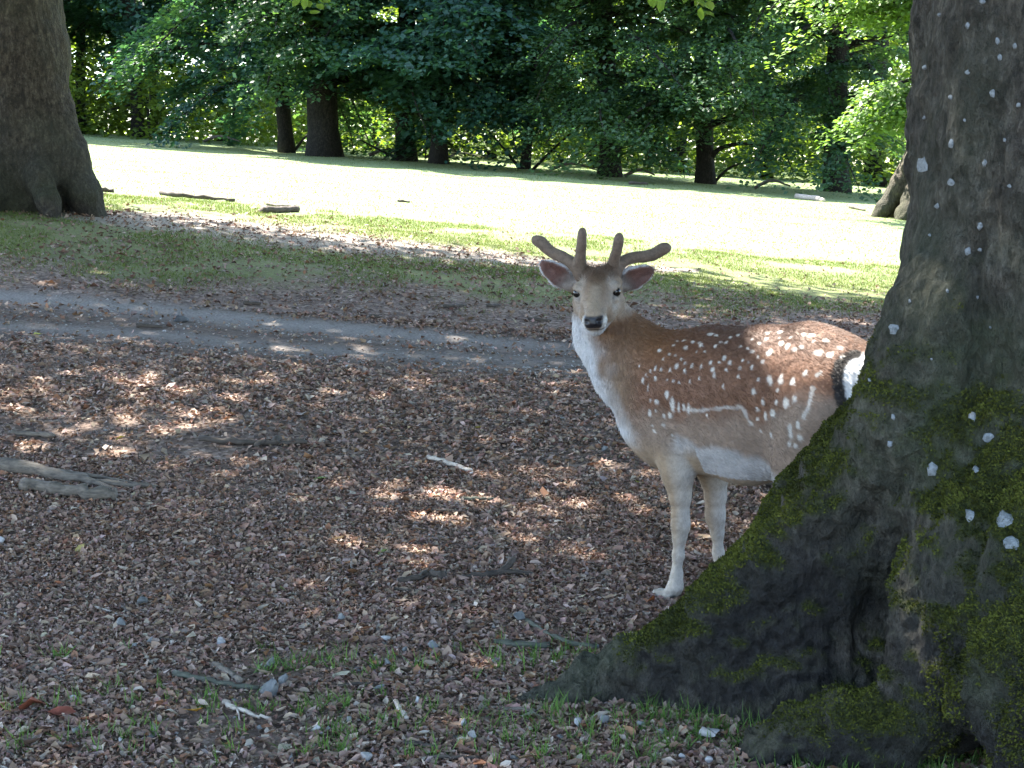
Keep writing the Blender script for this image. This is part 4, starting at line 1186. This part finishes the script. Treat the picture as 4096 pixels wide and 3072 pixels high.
# eyes
m, t, b = new_mat('deer_eye'); b.inputs['Base Color'].default_value = (.008, .006, .005, 1); b.inputs['Roughness'].default_value = .05
for s in (1, -1):
    th = np.linspace(0, math.pi, 10)[1:-1]; ph = np.arange(16) * math.pi / 8
    vs = [(0, 0, 1.0)] + [(math.sin(a) * math.cos(c), math.sin(a) * math.sin(c), math.cos(a)) for a in th for c in ph] + [(0, 0, -1.0)]
    E = np.array(vs) * .0165
    nq = len(th); q4 = [(1 + i*16 + j, 1 + i*16 + (j+1) % 16, 1 + (i+1)*16 + (j+1) % 16, 1 + (i+1)*16 + j)[::-1] for i in range(nq - 1) for j in range(16)]
    t3 = [(0, 1 + j, 1 + (j+1) % 16) for j in range(16)] + [(len(vs)-1, 1 + (nq-1)*16 + (j+1) % 16, 1 + (nq-1)*16 + j) for j in range(16)]
    obj('eye', mesh_np('eye', E + Hd(.0675*s, .012, .085), [np.array(q4), np.array(t3)], True), m, deer)
# velvet antlers: brow tine up, beam out to the side
def velvet():
    m, t, b = new_mat('velvet')
    n = tex(t, 90, 4, .7, objco(t))
    t.links.new(ramp(t, n.outputs[0], [(.3, (.085, .058, .040)), (.65, (.165, .115, .080))]), b.inputs['Base Color'])
    b.inputs['Roughness'].default_value = .8
    b.inputs['Sheen Weight'].default_value = .5; b.inputs['Sheen Roughness'].default_value = .35; b.inputs['Sheen Tint'].default_value = (.6, .48, .38, 1)
    bump(t, b, n.outputs[0], .4, .003)
    return m
M_VEL = velvet()
def crop1(x, y): return 2050 + x / 2.553, 850 + y / 2.553
AL = [[(700, 640, 5.50, .030), (690, 560, 5.49, .0225), (690, 470, 5.47, .0185), (697, 390, 5.455, .0155), (708, 300, 5.44, .0145), (711, 215, 5.435, .0140), (712, 185, 5.435, .0130)],
      [(672, 580, 5.495, .0225), (590, 500, 5.51, .0185), (500, 450, 5.53, .0180), (400, 405, 5.55, .0175), (335, 350, 5.56, .0180), (270, 290, 5.565, .0190), (238, 280, 5.57, .0185)]]
AR = [[(1035, 650, 5.505, .030), (1030, 575, 5.495, .0225), (1035, 500, 5.475, .0175), (1055, 420, 5.455, .0155), (1078, 330, 5.44, .0150), (1088, 260, 5.435, .0150), (1089, 245, 5.435, .0145)],
      [(1050, 590, 5.50, .0225), (1130, 500, 5.515, .0185), (1230, 462, 5.53, .0185), (1350, 450, 5.55, .0180), (1450, 425, 5.56, .0190), (1530, 375, 5.565, .0205), (1570, 362, 5.565, .0205)]]
for A in (AL, AR):
    chs = [[(*pix(*crop1(x, y), Y), r) for x, y, Y, r in c] for c in A]
    chs[0] = [(*p[:3], p[3] * .9) for p in chs[0]]; chs[1] = [(*p[:3], p[3] * .93) for p in chs[1]]
    allp = np.array([p[:3] for c in chs for p in c])
    S = SDF(allp.min(0) - .05, allp.max(0) + .05, .0034)
    for c in chs:
        sp_ = spline(c, 18)
        S.chain([tuple(p) for p in sp_], .012)
    Va, Qa = S.mesh(); Va = relax(Va, Qa, 2, .5)
    Na = vnormals(Va, Qa)
    Va = Va + Na * (.0012 * fbm(Va, 60, 2, 6))[:, None]
    obj('antler', mesh_np('antler', Va, Qa, True), M_VEL, deer)
# ------------------------------------------------------------------ leaf litter
def in_view(P, pad=250):
    u, v = proj(P)
    return (u > -pad) & (u < 4096 + pad) & (v < 3072 + pad)
def litter_cols(n, rng):
    pal = np.array([(.245, .165, .13), (.31, .225, .18), (.185, .12, .095), (.42, .335, .28), (.115, .072, .055), (.25, .135, .08), (.29, .235, .205)])
    w = np.array([.34, .22, .17, .05, .06, .07, .09])
    return pal[rng.choice(len(pal), n, p=w)] * rng.uniform(.75, 1.25, (n, 1)) * (1 + rng.normal(0, .05, (n, 3))) * np.array([1.06, 1.0, .93])
def place(n, ylo, yhi, power, rng, dens):
    Y = (ylo**power + (yhi**power - ylo**power) * rng.random(n))**(1 / power)
    x = rng.uniform(-.36, .36, n) * Y
    P = np.stack([x, Y, ground(x, Y)], -1)
    P = P[in_view(P)]
    g, wn_, tr, rd, nr = ground_masks(P)
    return P[rng.random(len(P)) < dens(g, wn_, tr, rd, nr, P)]
rng = np.random.default_rng(31)
dens = lambda g, w, tr, rd, nr, P: np.clip((1 - .82 * rd) * (1 - .97 * tr) * (1 - .8 * g) * (.62 + .5 * fbm(P, 1.3, 3, 77)), .02, 1)
P1 = place(30000, 3.3, 6.7, 1.6, rng, dens)
P1b = place(170000, 3.3, 7.2, 1.6, rng, lambda *k: np.clip(dens(*k) + .25, 0, 1))
def curl(T):
    n = len(T); c = rng.normal(.0, .55, (n, 1)); e = rng.normal(.3, .5, (n, 1))
    T = T.copy()
    T[..., 2] += c * T[..., 0]**2 + e * T[..., 1]**2 * 1.6 + .05 * rng.normal(0, 1, T.shape[:2])
    return T
def lay(name, tpl, P, smin, smax, tilt, lift, cols=None, mat=None, **k):
    n = len(P)
    nr = rand_dirs(n, tilt)
    s = rng.uniform(smin, smax, n) * np.exp(rng.normal(0, .25, n))
    P = P + np.array([0, 0, 1]) * (lift * rng.random(n) + .003)[:, None]
    sc3 = np.stack([s, s * rng.uniform(.6, 1.05, n), s], -1)
    return obj(name, scatter(name, *tpl, P, rng.normal(0, 1, (n, 3)), nr, sc3, litter_cols(n, rng) if cols is None else cols, bend=curl, **k), mat or M_LITTER)
a = lay('leaf_litter', LEAF8, P1, .018, .042, .42, .010)
a['kind'] = 'stuff'; a['label'] = 'brown dry leaf litter covering the ground around the deer'; a['category'] = 'leaf litter'
a = lay('leaf_crumbs', LEAF4, P1b, .009, .024, .55, .010)
a['kind'] = 'stuff'; a['label'] = 'crumbled brown leaf fragments covering the ground around the deer'; a['category'] = 'leaf litter'
P2 = place(95000, 6.7, 11.5, 1.8, rng, dens)
a = lay('leaf_litter', LEAF4, P2, .016, .040, .42, .010)
a['kind'] = 'stuff'; a['label'] = 'pinkish brown leaf litter in front of the track'; a['category'] = 'leaf litter'
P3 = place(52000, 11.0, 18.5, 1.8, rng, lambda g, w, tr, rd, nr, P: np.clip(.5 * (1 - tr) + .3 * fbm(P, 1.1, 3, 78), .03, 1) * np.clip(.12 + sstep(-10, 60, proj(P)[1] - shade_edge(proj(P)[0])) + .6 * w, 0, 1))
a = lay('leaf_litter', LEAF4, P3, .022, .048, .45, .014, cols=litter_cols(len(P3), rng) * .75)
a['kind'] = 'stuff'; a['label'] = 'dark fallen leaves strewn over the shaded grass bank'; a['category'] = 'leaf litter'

# the leaves that can be picked out one by one: pieces of the ground
LV = []
for q in range(14):
    T = np.array(LEAF8[0], float)[None].repeat(1, 0)
    T = curl(T)[0]
    base = [(.44, .34, .27), (.36, .25, .19), (.24, .14, .10), (.55, .46, .38), (.28, .12, .06), (.33, .24, .17), (.15, .09, .065)][q % 7]
    F4 = np.array([f for f in LEAF8[1] if len(f) == 4]); F3 = np.array([f for f in LEAF8[1] if len(f) == 3])
    LV.append(mesh_np('leaf', T, [F4, F3], False, cols=np.tile(np.array(base), (8, 1)) * (1 + .12 * rng.normal(0, 1, (8, 1)))))
    LV[-1].materials.append(M_LITTER)
def special_leaf(c):
    T = curl(np.array(LEAF8[0], float)[None])[0]
    F4 = np.array([f for f in LEAF8[1] if len(f) == 4]); F3 = np.array([f for f in LEAF8[1] if len(f) == 3])
    me = mesh_np('leaf', T, [F4, F3], False, cols=np.tile(np.array(c, float), (8, 1)) * (1 + .1 * rng.normal(0, 1, (8, 1))))
    me.materials.append(M_LITTER); return me
def put_leaf(me, p, s):
    o = obj('leaf', me, None, floor, (p[0], p[1], p[2] + .008 + s * .1))
    o.rotation_euler = (rng.normal(0, .3), rng.normal(0, .3), rng.uniform(0, 6.28)); o.scale = (s, s * rng.uniform(.7, 1), s)
    return o
for (u, v, s, c) in [(770, 2868, .062, (.55, .30, .03)), (372, 2735, .060, (.62, .46, .33)), (2598, 2418, .075, (.36, .13, .05)), (1135, 2378, .055, (.10, .14, .04)), (1275, 1927, .075, (.22, .36, .09)), (480, 1762, .05, (.42, .38, .08)), (1915, 1722, .045, (.40, .36, .05)),
                     (2558, 1940, .045, (.34, .38, .06)), (320, 2210, .06, (.34, .28, .10)), (1530, 2222, .05, (.16, .20, .06)), (115, 2850, .085, (.22, .07, .04)), (250, 2880, .075, (.20, .06, .04)), (690, 2865, .05, (.62, .56, .46)), (1360, 2720, .07, (.40, .36, .26)), (2150, 2890, .085, (.26, .25, .18)), (150, 1345, .06, (.42, .40, .08)),
                     (700, 2580, .05, (.58, .50, .44)), (860, 2618, .055, (.55, .42, .36)), (1855, 2975, .05, (.42, .30, .17)), (1140, 3010, .06, (.45, .38, .28))]:
    put_leaf(special_leaf(c), on_ground(u, v), s)
nl = 0
while nl < 262:
    u, v = rng.uniform(-40, 4100), 3110 - 1150 * rng.random()**1.6
    p = on_ground(u, v)
    if p[0] > .0 and 3.55 < p[1] < 4.65 and p[0] > .55 - .0 * p[1] and p[1] > 3.9: continue
    put_leaf(LV[rng.integers(14)], p, rng.uniform(.028, .052)); nl += 1

# ------------------------------------------------------------------ grass
def blades(name, P, hmin, hmax, w, cols, label, lean=.35):
    n = len(P)
    T = [(-.5, 0, 0), (.5, 0, 0), (.28, .12, .55), (-.28, .12, .55), (0, .42, 1.0)]
    F = [(0, 1, 2, 3), (3, 2, 4)]
    h = rng.uniform(hmin, hmax, n)
    X = rng.normal(0, 1, (n, 3)); X[:, 2] = 0
    me = scatter(name, T, F, P, X, rand_dirs(n, lean), np.stack([np.full(n, w) * rng.uniform(.7, 1.3, n), h, h], -1), cols)
    o = obj(name, me, M_GRASS); o['kind'] = 'stuff'; o['label'] = label; o['category'] = 'grass'
    return o
def gcols(n, dark=0.):
    g = rng.random((n, 1))
    return ((1 - g) * np.array([.055, .085, .022]) + g * np.array([.14, .175, .055])) * (1 - dark)
Pg = place(240000, 10.5, 19, 1.7, rng, lambda g, w, tr, rd, nr, P: np.clip(g * 1.1 * (1 - w) * sstep(-.55, .35, fbm(P, 1.6, 3, 88)), 0, 1))
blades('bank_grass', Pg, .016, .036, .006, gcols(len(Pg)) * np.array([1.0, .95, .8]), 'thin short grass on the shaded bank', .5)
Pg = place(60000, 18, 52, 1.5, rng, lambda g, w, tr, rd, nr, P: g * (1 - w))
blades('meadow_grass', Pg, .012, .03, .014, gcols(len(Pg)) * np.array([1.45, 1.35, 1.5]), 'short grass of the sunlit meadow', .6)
pp = []
for (u, v, n, s) in [(2560, 2790, 60, .12), (2720, 2830, 90, .14), (2900, 2840, 130, .15), (3000, 2890, 150, .14), (3150, 2800, 60, .1), (2400, 2760, 60, .06), (2280, 2840, 60, .1), (2120, 2900, 60, .1), (2560, 2900, 110, .14), (2760, 2950, 110, .12), (3500, 3060, 260, .13), (3620, 3040, 200, .1), (3350, 3070, 160, .1), (3750, 3070, 160, .1), (2950, 3010, 80, .1),
                     (2050, 2660, 50, .1), (2200, 2620, 60, .08), (1900, 2640, 40, .12), (1480, 2680, 50, .1), (1420, 2930, 60, .06), (1090, 2690, 45, .035), (1270, 2840, 40, .06), (950, 2830, 40, .05), (500, 2810, 50, .1), (290, 2630, 35, .08), (160, 2830, 30, .08), (660, 2960, 40, .12), (1310, 3010, 50, .06), (1780, 2900, 60, .15), (1950, 3020, 80, .15), (2300, 3030, 90, .15), (850, 3020, 40, .12), (60, 3000, 40, .1), (1650, 2830, 40, .12), (1250, 2640, 40, .1), (2580, 3040, 80, .12)]:
    c = on_ground(u, v)
    for sub in range(max(2, n // 5)):
        cc = c[:2] + rng.normal(0, s, 2) * [1, .6]
        k = rng.integers(5, 12)
        pp.append(np.concatenate([cc + rng.normal(0, .010, (k, 2))], 1))
pp = np.concatenate(pp); P = np.concatenate([pp, ground(pp[:, 0], pp[:, 1])[:, None]], 1)
blades('grass_tuft', P, .02, .075, .0036, gcols(len(P)) * np.array([1, 1.35, 1.0]), 'scattered green grass blades among the leaf litter by the roots', .4)

# ------------------------------------------------------------------ stones
def sphere(n=8, m=10):
    th = np.linspace(0, math.pi, n + 2)[1:-1]; ph = np.arange(m) * 2 * math.pi / m
    V = np.array([(0, 0, 1.0)] + [(math.sin(a) * math.cos(c), math.sin(a) * math.sin(c), math.cos(a)) for a in th for c in ph] + [(0, 0, -1.0)])
    q = np.array([(1 + i*m + j, 1 + (i+1)*m + j, 1 + (i+1)*m + (j+1) % m, 1 + i*m + (j+1) % m) for i in range(n - 1) for j in range(m)])
    t = np.array([(0, 1 + j, 1 + (j+1) % m) for j in range(m)] + [(len(V)-1, 1 + (n-1)*m + (j+1) % m, 1 + (n-1)*m + j) for j in range(m)])
    return V, [q, t]
def stone(u, v, wpx, hpx, mat, label=None, seed=0, group=None):
    V, F = sphere(9, 14)
    p = on_ground(u, v + hpx * .35); p[2] += .012
    sc = FPX / p[1]
    rg = np.random.default_rng(seed + int(u))
    # faceted like broken flint
    for _ in range(11):
        d = rg.normal(0, 1, 3); d /= np.linalg.norm(d)
        h = rg.uniform(.32, .75); k = V @ d
        V = V - d * np.clip(k - h, 0, None)[:, None]
    V = V * (1 + .08 * fbm(V + seed, 2.2, 2, seed))[:, None]
    V = V * np.array([wpx / 2, wpx / 2 * rg.uniform(.7, 1.0), hpx / 2 * 1.15]) / sc
    o = obj('stone', mesh_np('stone', V, F, False), mat, None, (p[0], p[1], p[2] + hpx / sc * .28))
    o.rotation_euler = (rg.normal(0, .15), rg.normal(0, .15), rg.uniform(-.5, .5))
    return tag(o, label or 'small pale stone lying among the dry leaves', 'stone', group if label else 'small pale stones in the leaf litter')
G1 = 'stones in the leaf litter'
stone(1085, 2758, 100, 78, M_STONEG, 'big rounded grey flint touching a smaller flat grey stone', 1, G1)
stone(1136, 2730, 50, 56, M_STONEG, 'flat grey stone leaning behind the big rounded flint', 2, G1)
stone(1082, 2662, 70, 58, M_STONEG, 'greenish grey stone with grass at its side, above the big flint', 3, G1)
stone(575, 2414, 76, 34, M_STONEG, 'low bluish grey stone alone in dry leaves', 4, G1)
stone(488, 2503, 50, 42, M_STONEG, 'angular grey stone at the end of a pale thin twig', 5, G1)
stone(2843, 2942, 108, 82, M_STONEW, 'largest pale flint in the grass between the two roots', 6, G1)
stone(2076, 2472, 62, 52, M_STONEG, 'rounded grey stone at the end of a lichen-grey stick', 7, G1)
stone(1731, 2586, 62, 44, M_STONEG, 'rounded brownish grey stone in trodden leaves', 8, G1)
stone(1550, 2562, 54, 24, M_STONEW, 'bright white flat stone on bare trodden soil', 9, G1)
stone(720, 1278, 96, 26, M_STONED, 'dark flat stone lying on the dirt track', 10, G1)
stone(2312, 2904, 44, 38, M_STONEW, 'bright white pebble in grass near the root tip', 11, G1)
stone(2417, 2887, 62, 50, M_STONEG, 'pointed grey stone below the end of the buttress root', 12, G1)
stone(1260, 2930, 56, 42, M_STONEW, 'knobbly white stone with a smaller chip under it', 13, G1)
stone(1892, 2952, 62, 46, M_STONEW, 'white flint beside a tan leaf', 14, G1)
stone(1465, 3040, 66, 40, M_STONEW, 'white crumbled stone at the edge of a grass tuft', 15, G1)
stone(10, 2168, 44, 34, M_STONEW, 'white stone alone on brown leaves past the two logs', 16, G1)
for q, (u, v, w, h) in enumerate([(293, 2802, 46, 34), (300, 2935, 44, 34), (1516, 2762, 60, 26), (1671, 2812, 28, 34), (2057, 3044, 54, 26), (2644, 2940, 58, 36), (2834, 3056, 62, 30), (2388, 2598, 34, 18), (2560, 2905, 46, 32), (1855, 2905, 44, 30), (600, 2575, 44, 32), (540, 2590, 40, 28), (880, 2570, 50, 40), (1370, 2478, 46, 36), (1620, 2610, 32, 26), (480, 2972, 30, 20), (1040, 2925, 36, 24), (1550, 2660, 34, 30), (2730, 3040, 40, 26), (2240, 2960, 36, 24),
        (1985, 2650, 40, 30), (1890, 1900, 24, 12), (1775, 1695, 26, 14), (1210, 1425, 30, 14), (1390, 1470, 28, 14), (700, 1432, 22, 10), (1800, 1425, 24, 12), (1480, 1375, 22, 10), (1120, 1415, 40, 16), (420, 1730, 22, 12), (690, 1620, 20, 12), (2390, 1665, 24, 12), (2250, 1680, 22, 10), (1000, 1650, 18, 12), (1310, 2930, 34, 22), (1400, 2895, 44, 30), (1280, 2945, 26, 18), (2420, 1800, 50, 16), (900, 1350, 22, 9), (660, 1330, 20, 9), (1330, 1400, 22, 9), (1600, 1440, 24, 9), (590, 1470, 16, 8)]):
    stone(u, v, w, h, M_STONEG if q % 3 else M_STONEW, None, 50 + q)
# grit on the track, uncountable
def pebble_pts(n):
    Y = rng.uniform(8.5, 14, n); x = rng.uniform(-.36, .36, n) * Y
    P = np.stack([x, Y, ground(x, Y)], -1); P = P[in_view(P)]
    g, w_, tr, rd, nr = ground_masks(P)
    return P[rng.random(len(P)) < np.clip(rd * .8 * (1 - tr), .02, 1)]
Pp = np.concatenate([pebble_pts(9000), place(3500, 3.4, 7, 1.8, rng, lambda g, w, tr, rd, nr, P: np.clip(.25 + .6 * nr, 0, 1))])
OCT = ([(1, 0, 0), (0, 1, 0), (-1, 0, 0), (0, -1, 0), (0, 0, .8), (0, 0, -.5)], [(0, 1, 4), (1, 2, 4), (2, 3, 4), (3, 0, 4), (1, 0, 5), (2, 1, 5), (3, 2, 5), (0, 3, 5)])
pc = rng.uniform(.10, .40, (len(Pp), 1)) * np.array([1, .95, .9])
m, t, b = new_mat('grit'); t.links.new(attr(t, 'col').outputs['Color'], b.inputs['Base Color']); b.inputs['Roughness'].default_value = .85
o = obj('gravel', scatter('gravel', *OCT, Pp, rng.normal(0, 1, Pp.shape), rand_dirs(len(Pp), .3), np.exp(rng.normal(-4.75, .4, (len(Pp), 3))), pc), m)
o['kind'] = 'stuff'; o['label'] = 'loose grit and chips of stone strewn over the track and leaves'; o['category'] = 'gravel'

# ------------------------------------------------------------------ sticks and logs
def stick(name, pts, r0, r1, mat, label, side=(), lump=.18, seed=0, flat=1.0, group=None, n=14, lift=.6):
    """pts: photo pixels where the stick lies (third value: height off the ground)"""
    rg = np.random.default_rng(seed)
    W = []
    for p in pts:
        g = on_ground(p[0], p[1]); g[2] += (p[2] if len(p) > 2 else 0)
        W.append(g)
    W = np.array(W); org = W[0].copy()
    path = spline(W, n)
    path[1:-1] += rg.normal(0, min(r0, .03) * .35, (n - 2, 3)) * [1, 1, .5]
    rad = np.linspace(r0, r1, n) * (1 + rg.normal(0, .09, n))
    path[:, 2] += rad * lift + .009
    bg = Bag(); bg.add(*tube(path - org, rad, 9, lump=lump, seed=seed))
    for (i, pt, ra, rb) in side:
        e = on_ground(pt[0], pt[1]); e[2] += pt[2] if len(pt) > 2 else ra * .7
        pp_ = spline([path[i], (path[i] + e) / 2 + [0, 0, ra * .5], e], 7)
        bg.add(*tube(pp_ - org, np.linspace(ra, rb, 7), 7, lump=lump, seed=seed + 3))
    o = obj(name, bg.mesh(name, True), mat, None, tuple(org))
    return tag(o, label, 'branch' if name != 'log' else 'log', group)
GS = 'fallen sticks'
stick('log', [(-60, 1885), (150, 1905), (350, 1938), (520, 1955), (620, 1962)], .042, .008, M_WOODG, 'long splintered grey log tapering to a point', [(6, (470, 1975), .02, .008), (4, (560, 1945), .016, .004)], seed=1)
stick('log', [(95, 1962), (220, 1980), (350, 1998), (465, 2005)], .030, .028, M_WOODG, 'short thick log lying beside the long splintered one', seed=2)
stick('fallen_branch', [(38, 1740), (130, 1748), (218, 1758)], .011, .012, M_WOODG, 'short straight barkless stick alone on brown leaves', seed=3, group=GS)
stick('fallen_branch', [(800, 1768), (900, 1778), (1010, 1782), (1090, 1782), (1228, 1782)], .016, .011, M_WOODD, 'knotty dead branch with a stub like a lizard leg', [(8, (1022, 1792), .015, .011), (9, (1120, 1770, .02), .02, .012)], seed=4, group=GS)
stick('fallen_branch', [(1712, 1840), (1790, 1862), (1885, 1895)], .012, .011, M_WOODP, 'pale barkless piece of branch shining in the light', seed=5, group=GS)
stick('fallen_branch', [(1850, 2325), (1930, 2318), (2000, 2310), (2055, 2282, .03)], .011, .013, M_WOODD, 'dark forked branch with one end raised', [(8, (2130, 2305), .010, .008)], seed=6, group=GS)
stick('fallen_branch', [(1590, 2340), (1660, 2330), (1720, 2312), (1775, 2322)], .011, .015, M_WOODD, 'dark curved half-buried branch beside the forked one', seed=7, group=GS)
stick('fallen_branch', [(1660, 2045), (1740, 2052), (1828, 2056)], .008, .006, M_WOODD, 'thin dark twig below the pale barkless piece', seed=8, group=GS)
stick('fallen_branch', [(1850, 2008), (1920, 2010), (1975, 2004)], .011, .006, M_WOODM, 'short greenish stick with a chewed end', seed=9, group=GS)
stick('fallen_branch', [(2410, 2702, .06), (2480, 2745, .045), (2570, 2778, .03), (2680, 2815, .01), (2760, 2828, .0)], .006, .004, M_WOODG, 'bent grey twig resting against the dark side of the buttress root', [(12, (2890, 2780, .045), .004, .002)], seed=10, group=GS, lump=.1)
stick('fallen_branch', [(2945, 2815), (3020, 2825, .04), (3110, 2835, .085), (3180, 2840, .125), (3226, 2842, .128)], .003, .0035, M_WOODP, 'thin pale twig standing up slanting in front of the hollow root', seed=11, group=GS, lump=.1, n=10)
stick('fallen_branch', [(1975, 2585), (2080, 2596), (2200, 2600)], .010, .011, M_WOODM, 'straight stick lying under the end of the lichen-grey one', seed=12, group=GS)
stick('fallen_branch', [(2107, 2498), (2180, 2545), (2266, 2585), (2386, 2606)], .007, .009, M_WOODM, 'lichen-grey stick running from the round stone to the root', seed=13, group=GS)
stick('fallen_branch', [(2740, 1905), (2850, 1925), (2980, 1940), (3120, 1950)], .022, .017, M_WOODD, 'dark branch on the ground under the belly of the deer', seed=14, group=GS)
stick('fallen_branch', [(700, 2712), (760, 2725), (850, 2745), (1035, 2768)], .010, .007, M_WOODM, 'mossy green stick pointing at the big rounded flint', seed=15, group=GS)
stick('fallen_branch', [(857, 2680), (910, 2705), (960, 2745)], .010, .009, M_WOODG, 'short grey broken stick across the mossy green one', seed=16, group=GS)
stick('fallen_branch', [(895, 2826), (985, 2865), (1082, 2890)], .009, .004, M_WOODP, 'pale crooked stick in front of the big rounded flint', [(5, (960, 2890), .004, .002)], seed=17, group=GS)
stick('fallen_branch', [(380, 2440), (450, 2462), (522, 2482)], .004, .003, M_WOODP, 'pale thin twig ending at an angular grey stone', seed=18, group=GS, lump=.1)
stick('fallen_branch', [(108, 2684), (190, 2708), (262, 2738)], .004, .003, M_WOODG, 'thin grey twig beside a pale curled leaf', seed=19, group=GS, lump=.1)
stick('fallen_branch', [(1582, 2824), (1605, 2860), (1628, 2892)], .007, .007, M_WOODP, 'short pale peeled stick in green grass blades', seed=20, group=GS)
stick('fallen_branch', [(1614, 2990), (1680, 2998), (1750, 3002)], .008, .005, M_WOODD, 'flat purple-brown stick near the white flint', seed=21, group=GS)
stick('fallen_branch', [(1709, 3044), (1810, 3048), (1915, 3046)], .006, .004, M_WOODD, 'thin dark stick under the white flint and tan leaf', seed=22, group=GS)
stick('fallen_branch', [(1924, 2846), (2030, 2852), (2140, 2858)], .007, .005, M_WOODG, 'grey stick lying at the very tip of the buttress root', seed=23, group=GS)
GM = 'sticks lying on the sunlit meadow'
stick('fallen_branch', [(645, 780), (720, 790), (830, 798), (940, 808)], .035, .02, M_WOODD, 'long dark crooked branch on the meadow', seed=24, group=GM)
stick('fallen_branch', [(1048, 852), (1120, 850), (1190, 848)], .04, .035, M_WOODD, 'thick dark piece of branch on the meadow by the worn strip', seed=25, group=GM)
stick('fallen_branch', [(1072, 823), (1100, 828), (1190, 830)], .022, .012, M_WOODG, 'thin pale-ended stick just past the thick dark piece', seed=26, group=GM)
stick('fallen_branch', [(405, 766), (455, 770)], .03, .025, M_WOODD, 'dark stick at the foot of the beech on the bank', seed=27, group=GM, n=6)
stick('fallen_branch', [(1590, 808), (1640, 812)], .018, .012, M_WOODD, 'tiny dark stick alone in the brightest grass', seed=28, group=GM, n=6)
stick('log', [(3185, 792), (3240, 799), (3295, 808)], .06, .05, M_WOODP, 'pale barkless log lying in front of the wood edge', seed=29, n=8)
stick('fallen_branch', [(3400, 832), (3425, 838), (3460, 845)], .05, .02, M_WOODG, 'short grey branch near the flared foot of the meadow beech', seed=30, group=GM, n=7)
stick('fallen_branch', [(2518, 738), (2590, 739)], .04, .03, M_WOODD, 'low dark stick at the edge of the meadow below the leaning trunk', seed=31, group=GM, n=6)
GT = 'sticks on the shaded ground past the track'
for q, (a_, b_, c_, d_, lab) in enumerate([(975, 1218, 1042, 1220, 'short dark stick on shaded soil past the track'), (1778, 1235, 1862, 1226, 'slightly tilted dark stick on the shaded grass'), (1945, 1230, 2002, 1228, 'short thick dark stick next to a tiny pale stone'), (2112, 1284, 2205, 1288, 'dark stick close behind the ear side of the deer'), (548, 1310, 652, 1316, 'dark stick in the middle of the track beside the flat stone'), (1480, 1272, 1530, 1276, 'small broken stick where grass meets bare soil')]):
    stick('fallen_branch', [(a_, b_), ((a_ + c_) / 2, (b_ + d_) / 2 + 1), (c_, d_)], .016, .010, M_WOODD, lab, seed=40 + q, group=GT, n=7)
for q, (a_, b_, c_, d_) in enumerate([(240, 2135, 360, 2128), (560, 2235, 640, 2240), (1180, 1990, 1270, 2000), (1245, 2150, 1400, 2178), (1500, 2010, 1640, 1965), (1730, 1680, 1860, 1688), (2110, 1745, 2155, 1748), (1290, 1828, 1395, 1832), (1600, 1685, 1660, 1700), (2130, 2150, 2260, 2175), (150, 2850, 60, 2842), (640, 2565, 760, 2590), (1350, 2760, 1500, 2745), (2790, 2090, 2900, 2105), (2600, 2030, 2700, 2040), (330, 2368, 230, 2362), (1760, 1190, 1690, 1186), (30, 3025, 120, 3062), (480, 2430, 560, 2492), (1050, 2545, 1180, 2560), (1560, 2365, 1690, 2372), (820, 2140, 900, 2160), (1700, 2740, 1830, 2725)]):
    stick('twig', [(a_, b_), ((a_ + c_) / 2 + rng.normal(0, 6), (b_ + d_) / 2 + rng.normal(0, 4)), (c_, d_)], rng.uniform(.003, .006), .0025, [M_WOODD, M_WOODG, M_WOODD][q % 3], 'thin brown twig lying among the dry leaves', seed=80 + q, group='thin twigs in the leaf litter', n=8, lump=.1)
# brushwood at the foot of the wood edge
for q, (a_, b_, c_, d_) in enumerate([(1480, 632, 1640, 640), (1560, 622, 1450, 585), (1780, 648, 1960, 655), (1700, 642, 1850, 650), (2200, 690, 2380, 705), (2500, 718, 2620, 728), (3020, 765, 3160, 772), (820, 575, 960, 588)]):
    stick('dead_bough', [(a_, b_, .05), ((a_ + c_) / 2, (b_ + d_) / 2, .25), (c_, d_, .15)], .05, .02, M_WOODD, 'dead bough lying in shade at the foot of the wood edge', seed=120 + q, group='dead boughs along the wood edge', n=8)

# leaf sprigs of the big beech's canopy that hang into the picture
P, X, K = [], [], []
bg = Bag()
for (u, v, Y, n) in [(1285, 8, 9.0, 7), (2620, -8, 8.0, 5), (2780, 5, 8.0, 8), (2815, 40, 8.0, 5), (1200, -20, 9, 5)]:
    c = pix(u, v, Y)
    bg.add(*tube(spline([c + [0, 0, .02], c + [.04, .05, .5], c + [.3, .2, 1.3], c + [1.2, .6, 3.4]], 9), np.linspace(.003, .012, 9), 6))
    P.append(c + rng.normal(0, 1, (n, 3)) * [.035, .05, .03])
    X.append(np.tile([0, 0, -1.0], (n, 1)) + rng.normal(0, .5, (n, 3)))
P, X = np.concatenate(P), np.concatenate(X)
nr_ = rand_dirs(len(P), .5, (.1, -.8, .5))
for q in range(len(P)):
    obj('leaf', scatter('leaf', *LEAF8, P[q:q+1], X[q:q+1], nr_[q:q+1], np.full(1, .075), np.array([[.11, .17, .035]])), M_LEAF, big)
obj('hanging_twig', bg.mesh('hanging_twig'), M_BARKF, big)
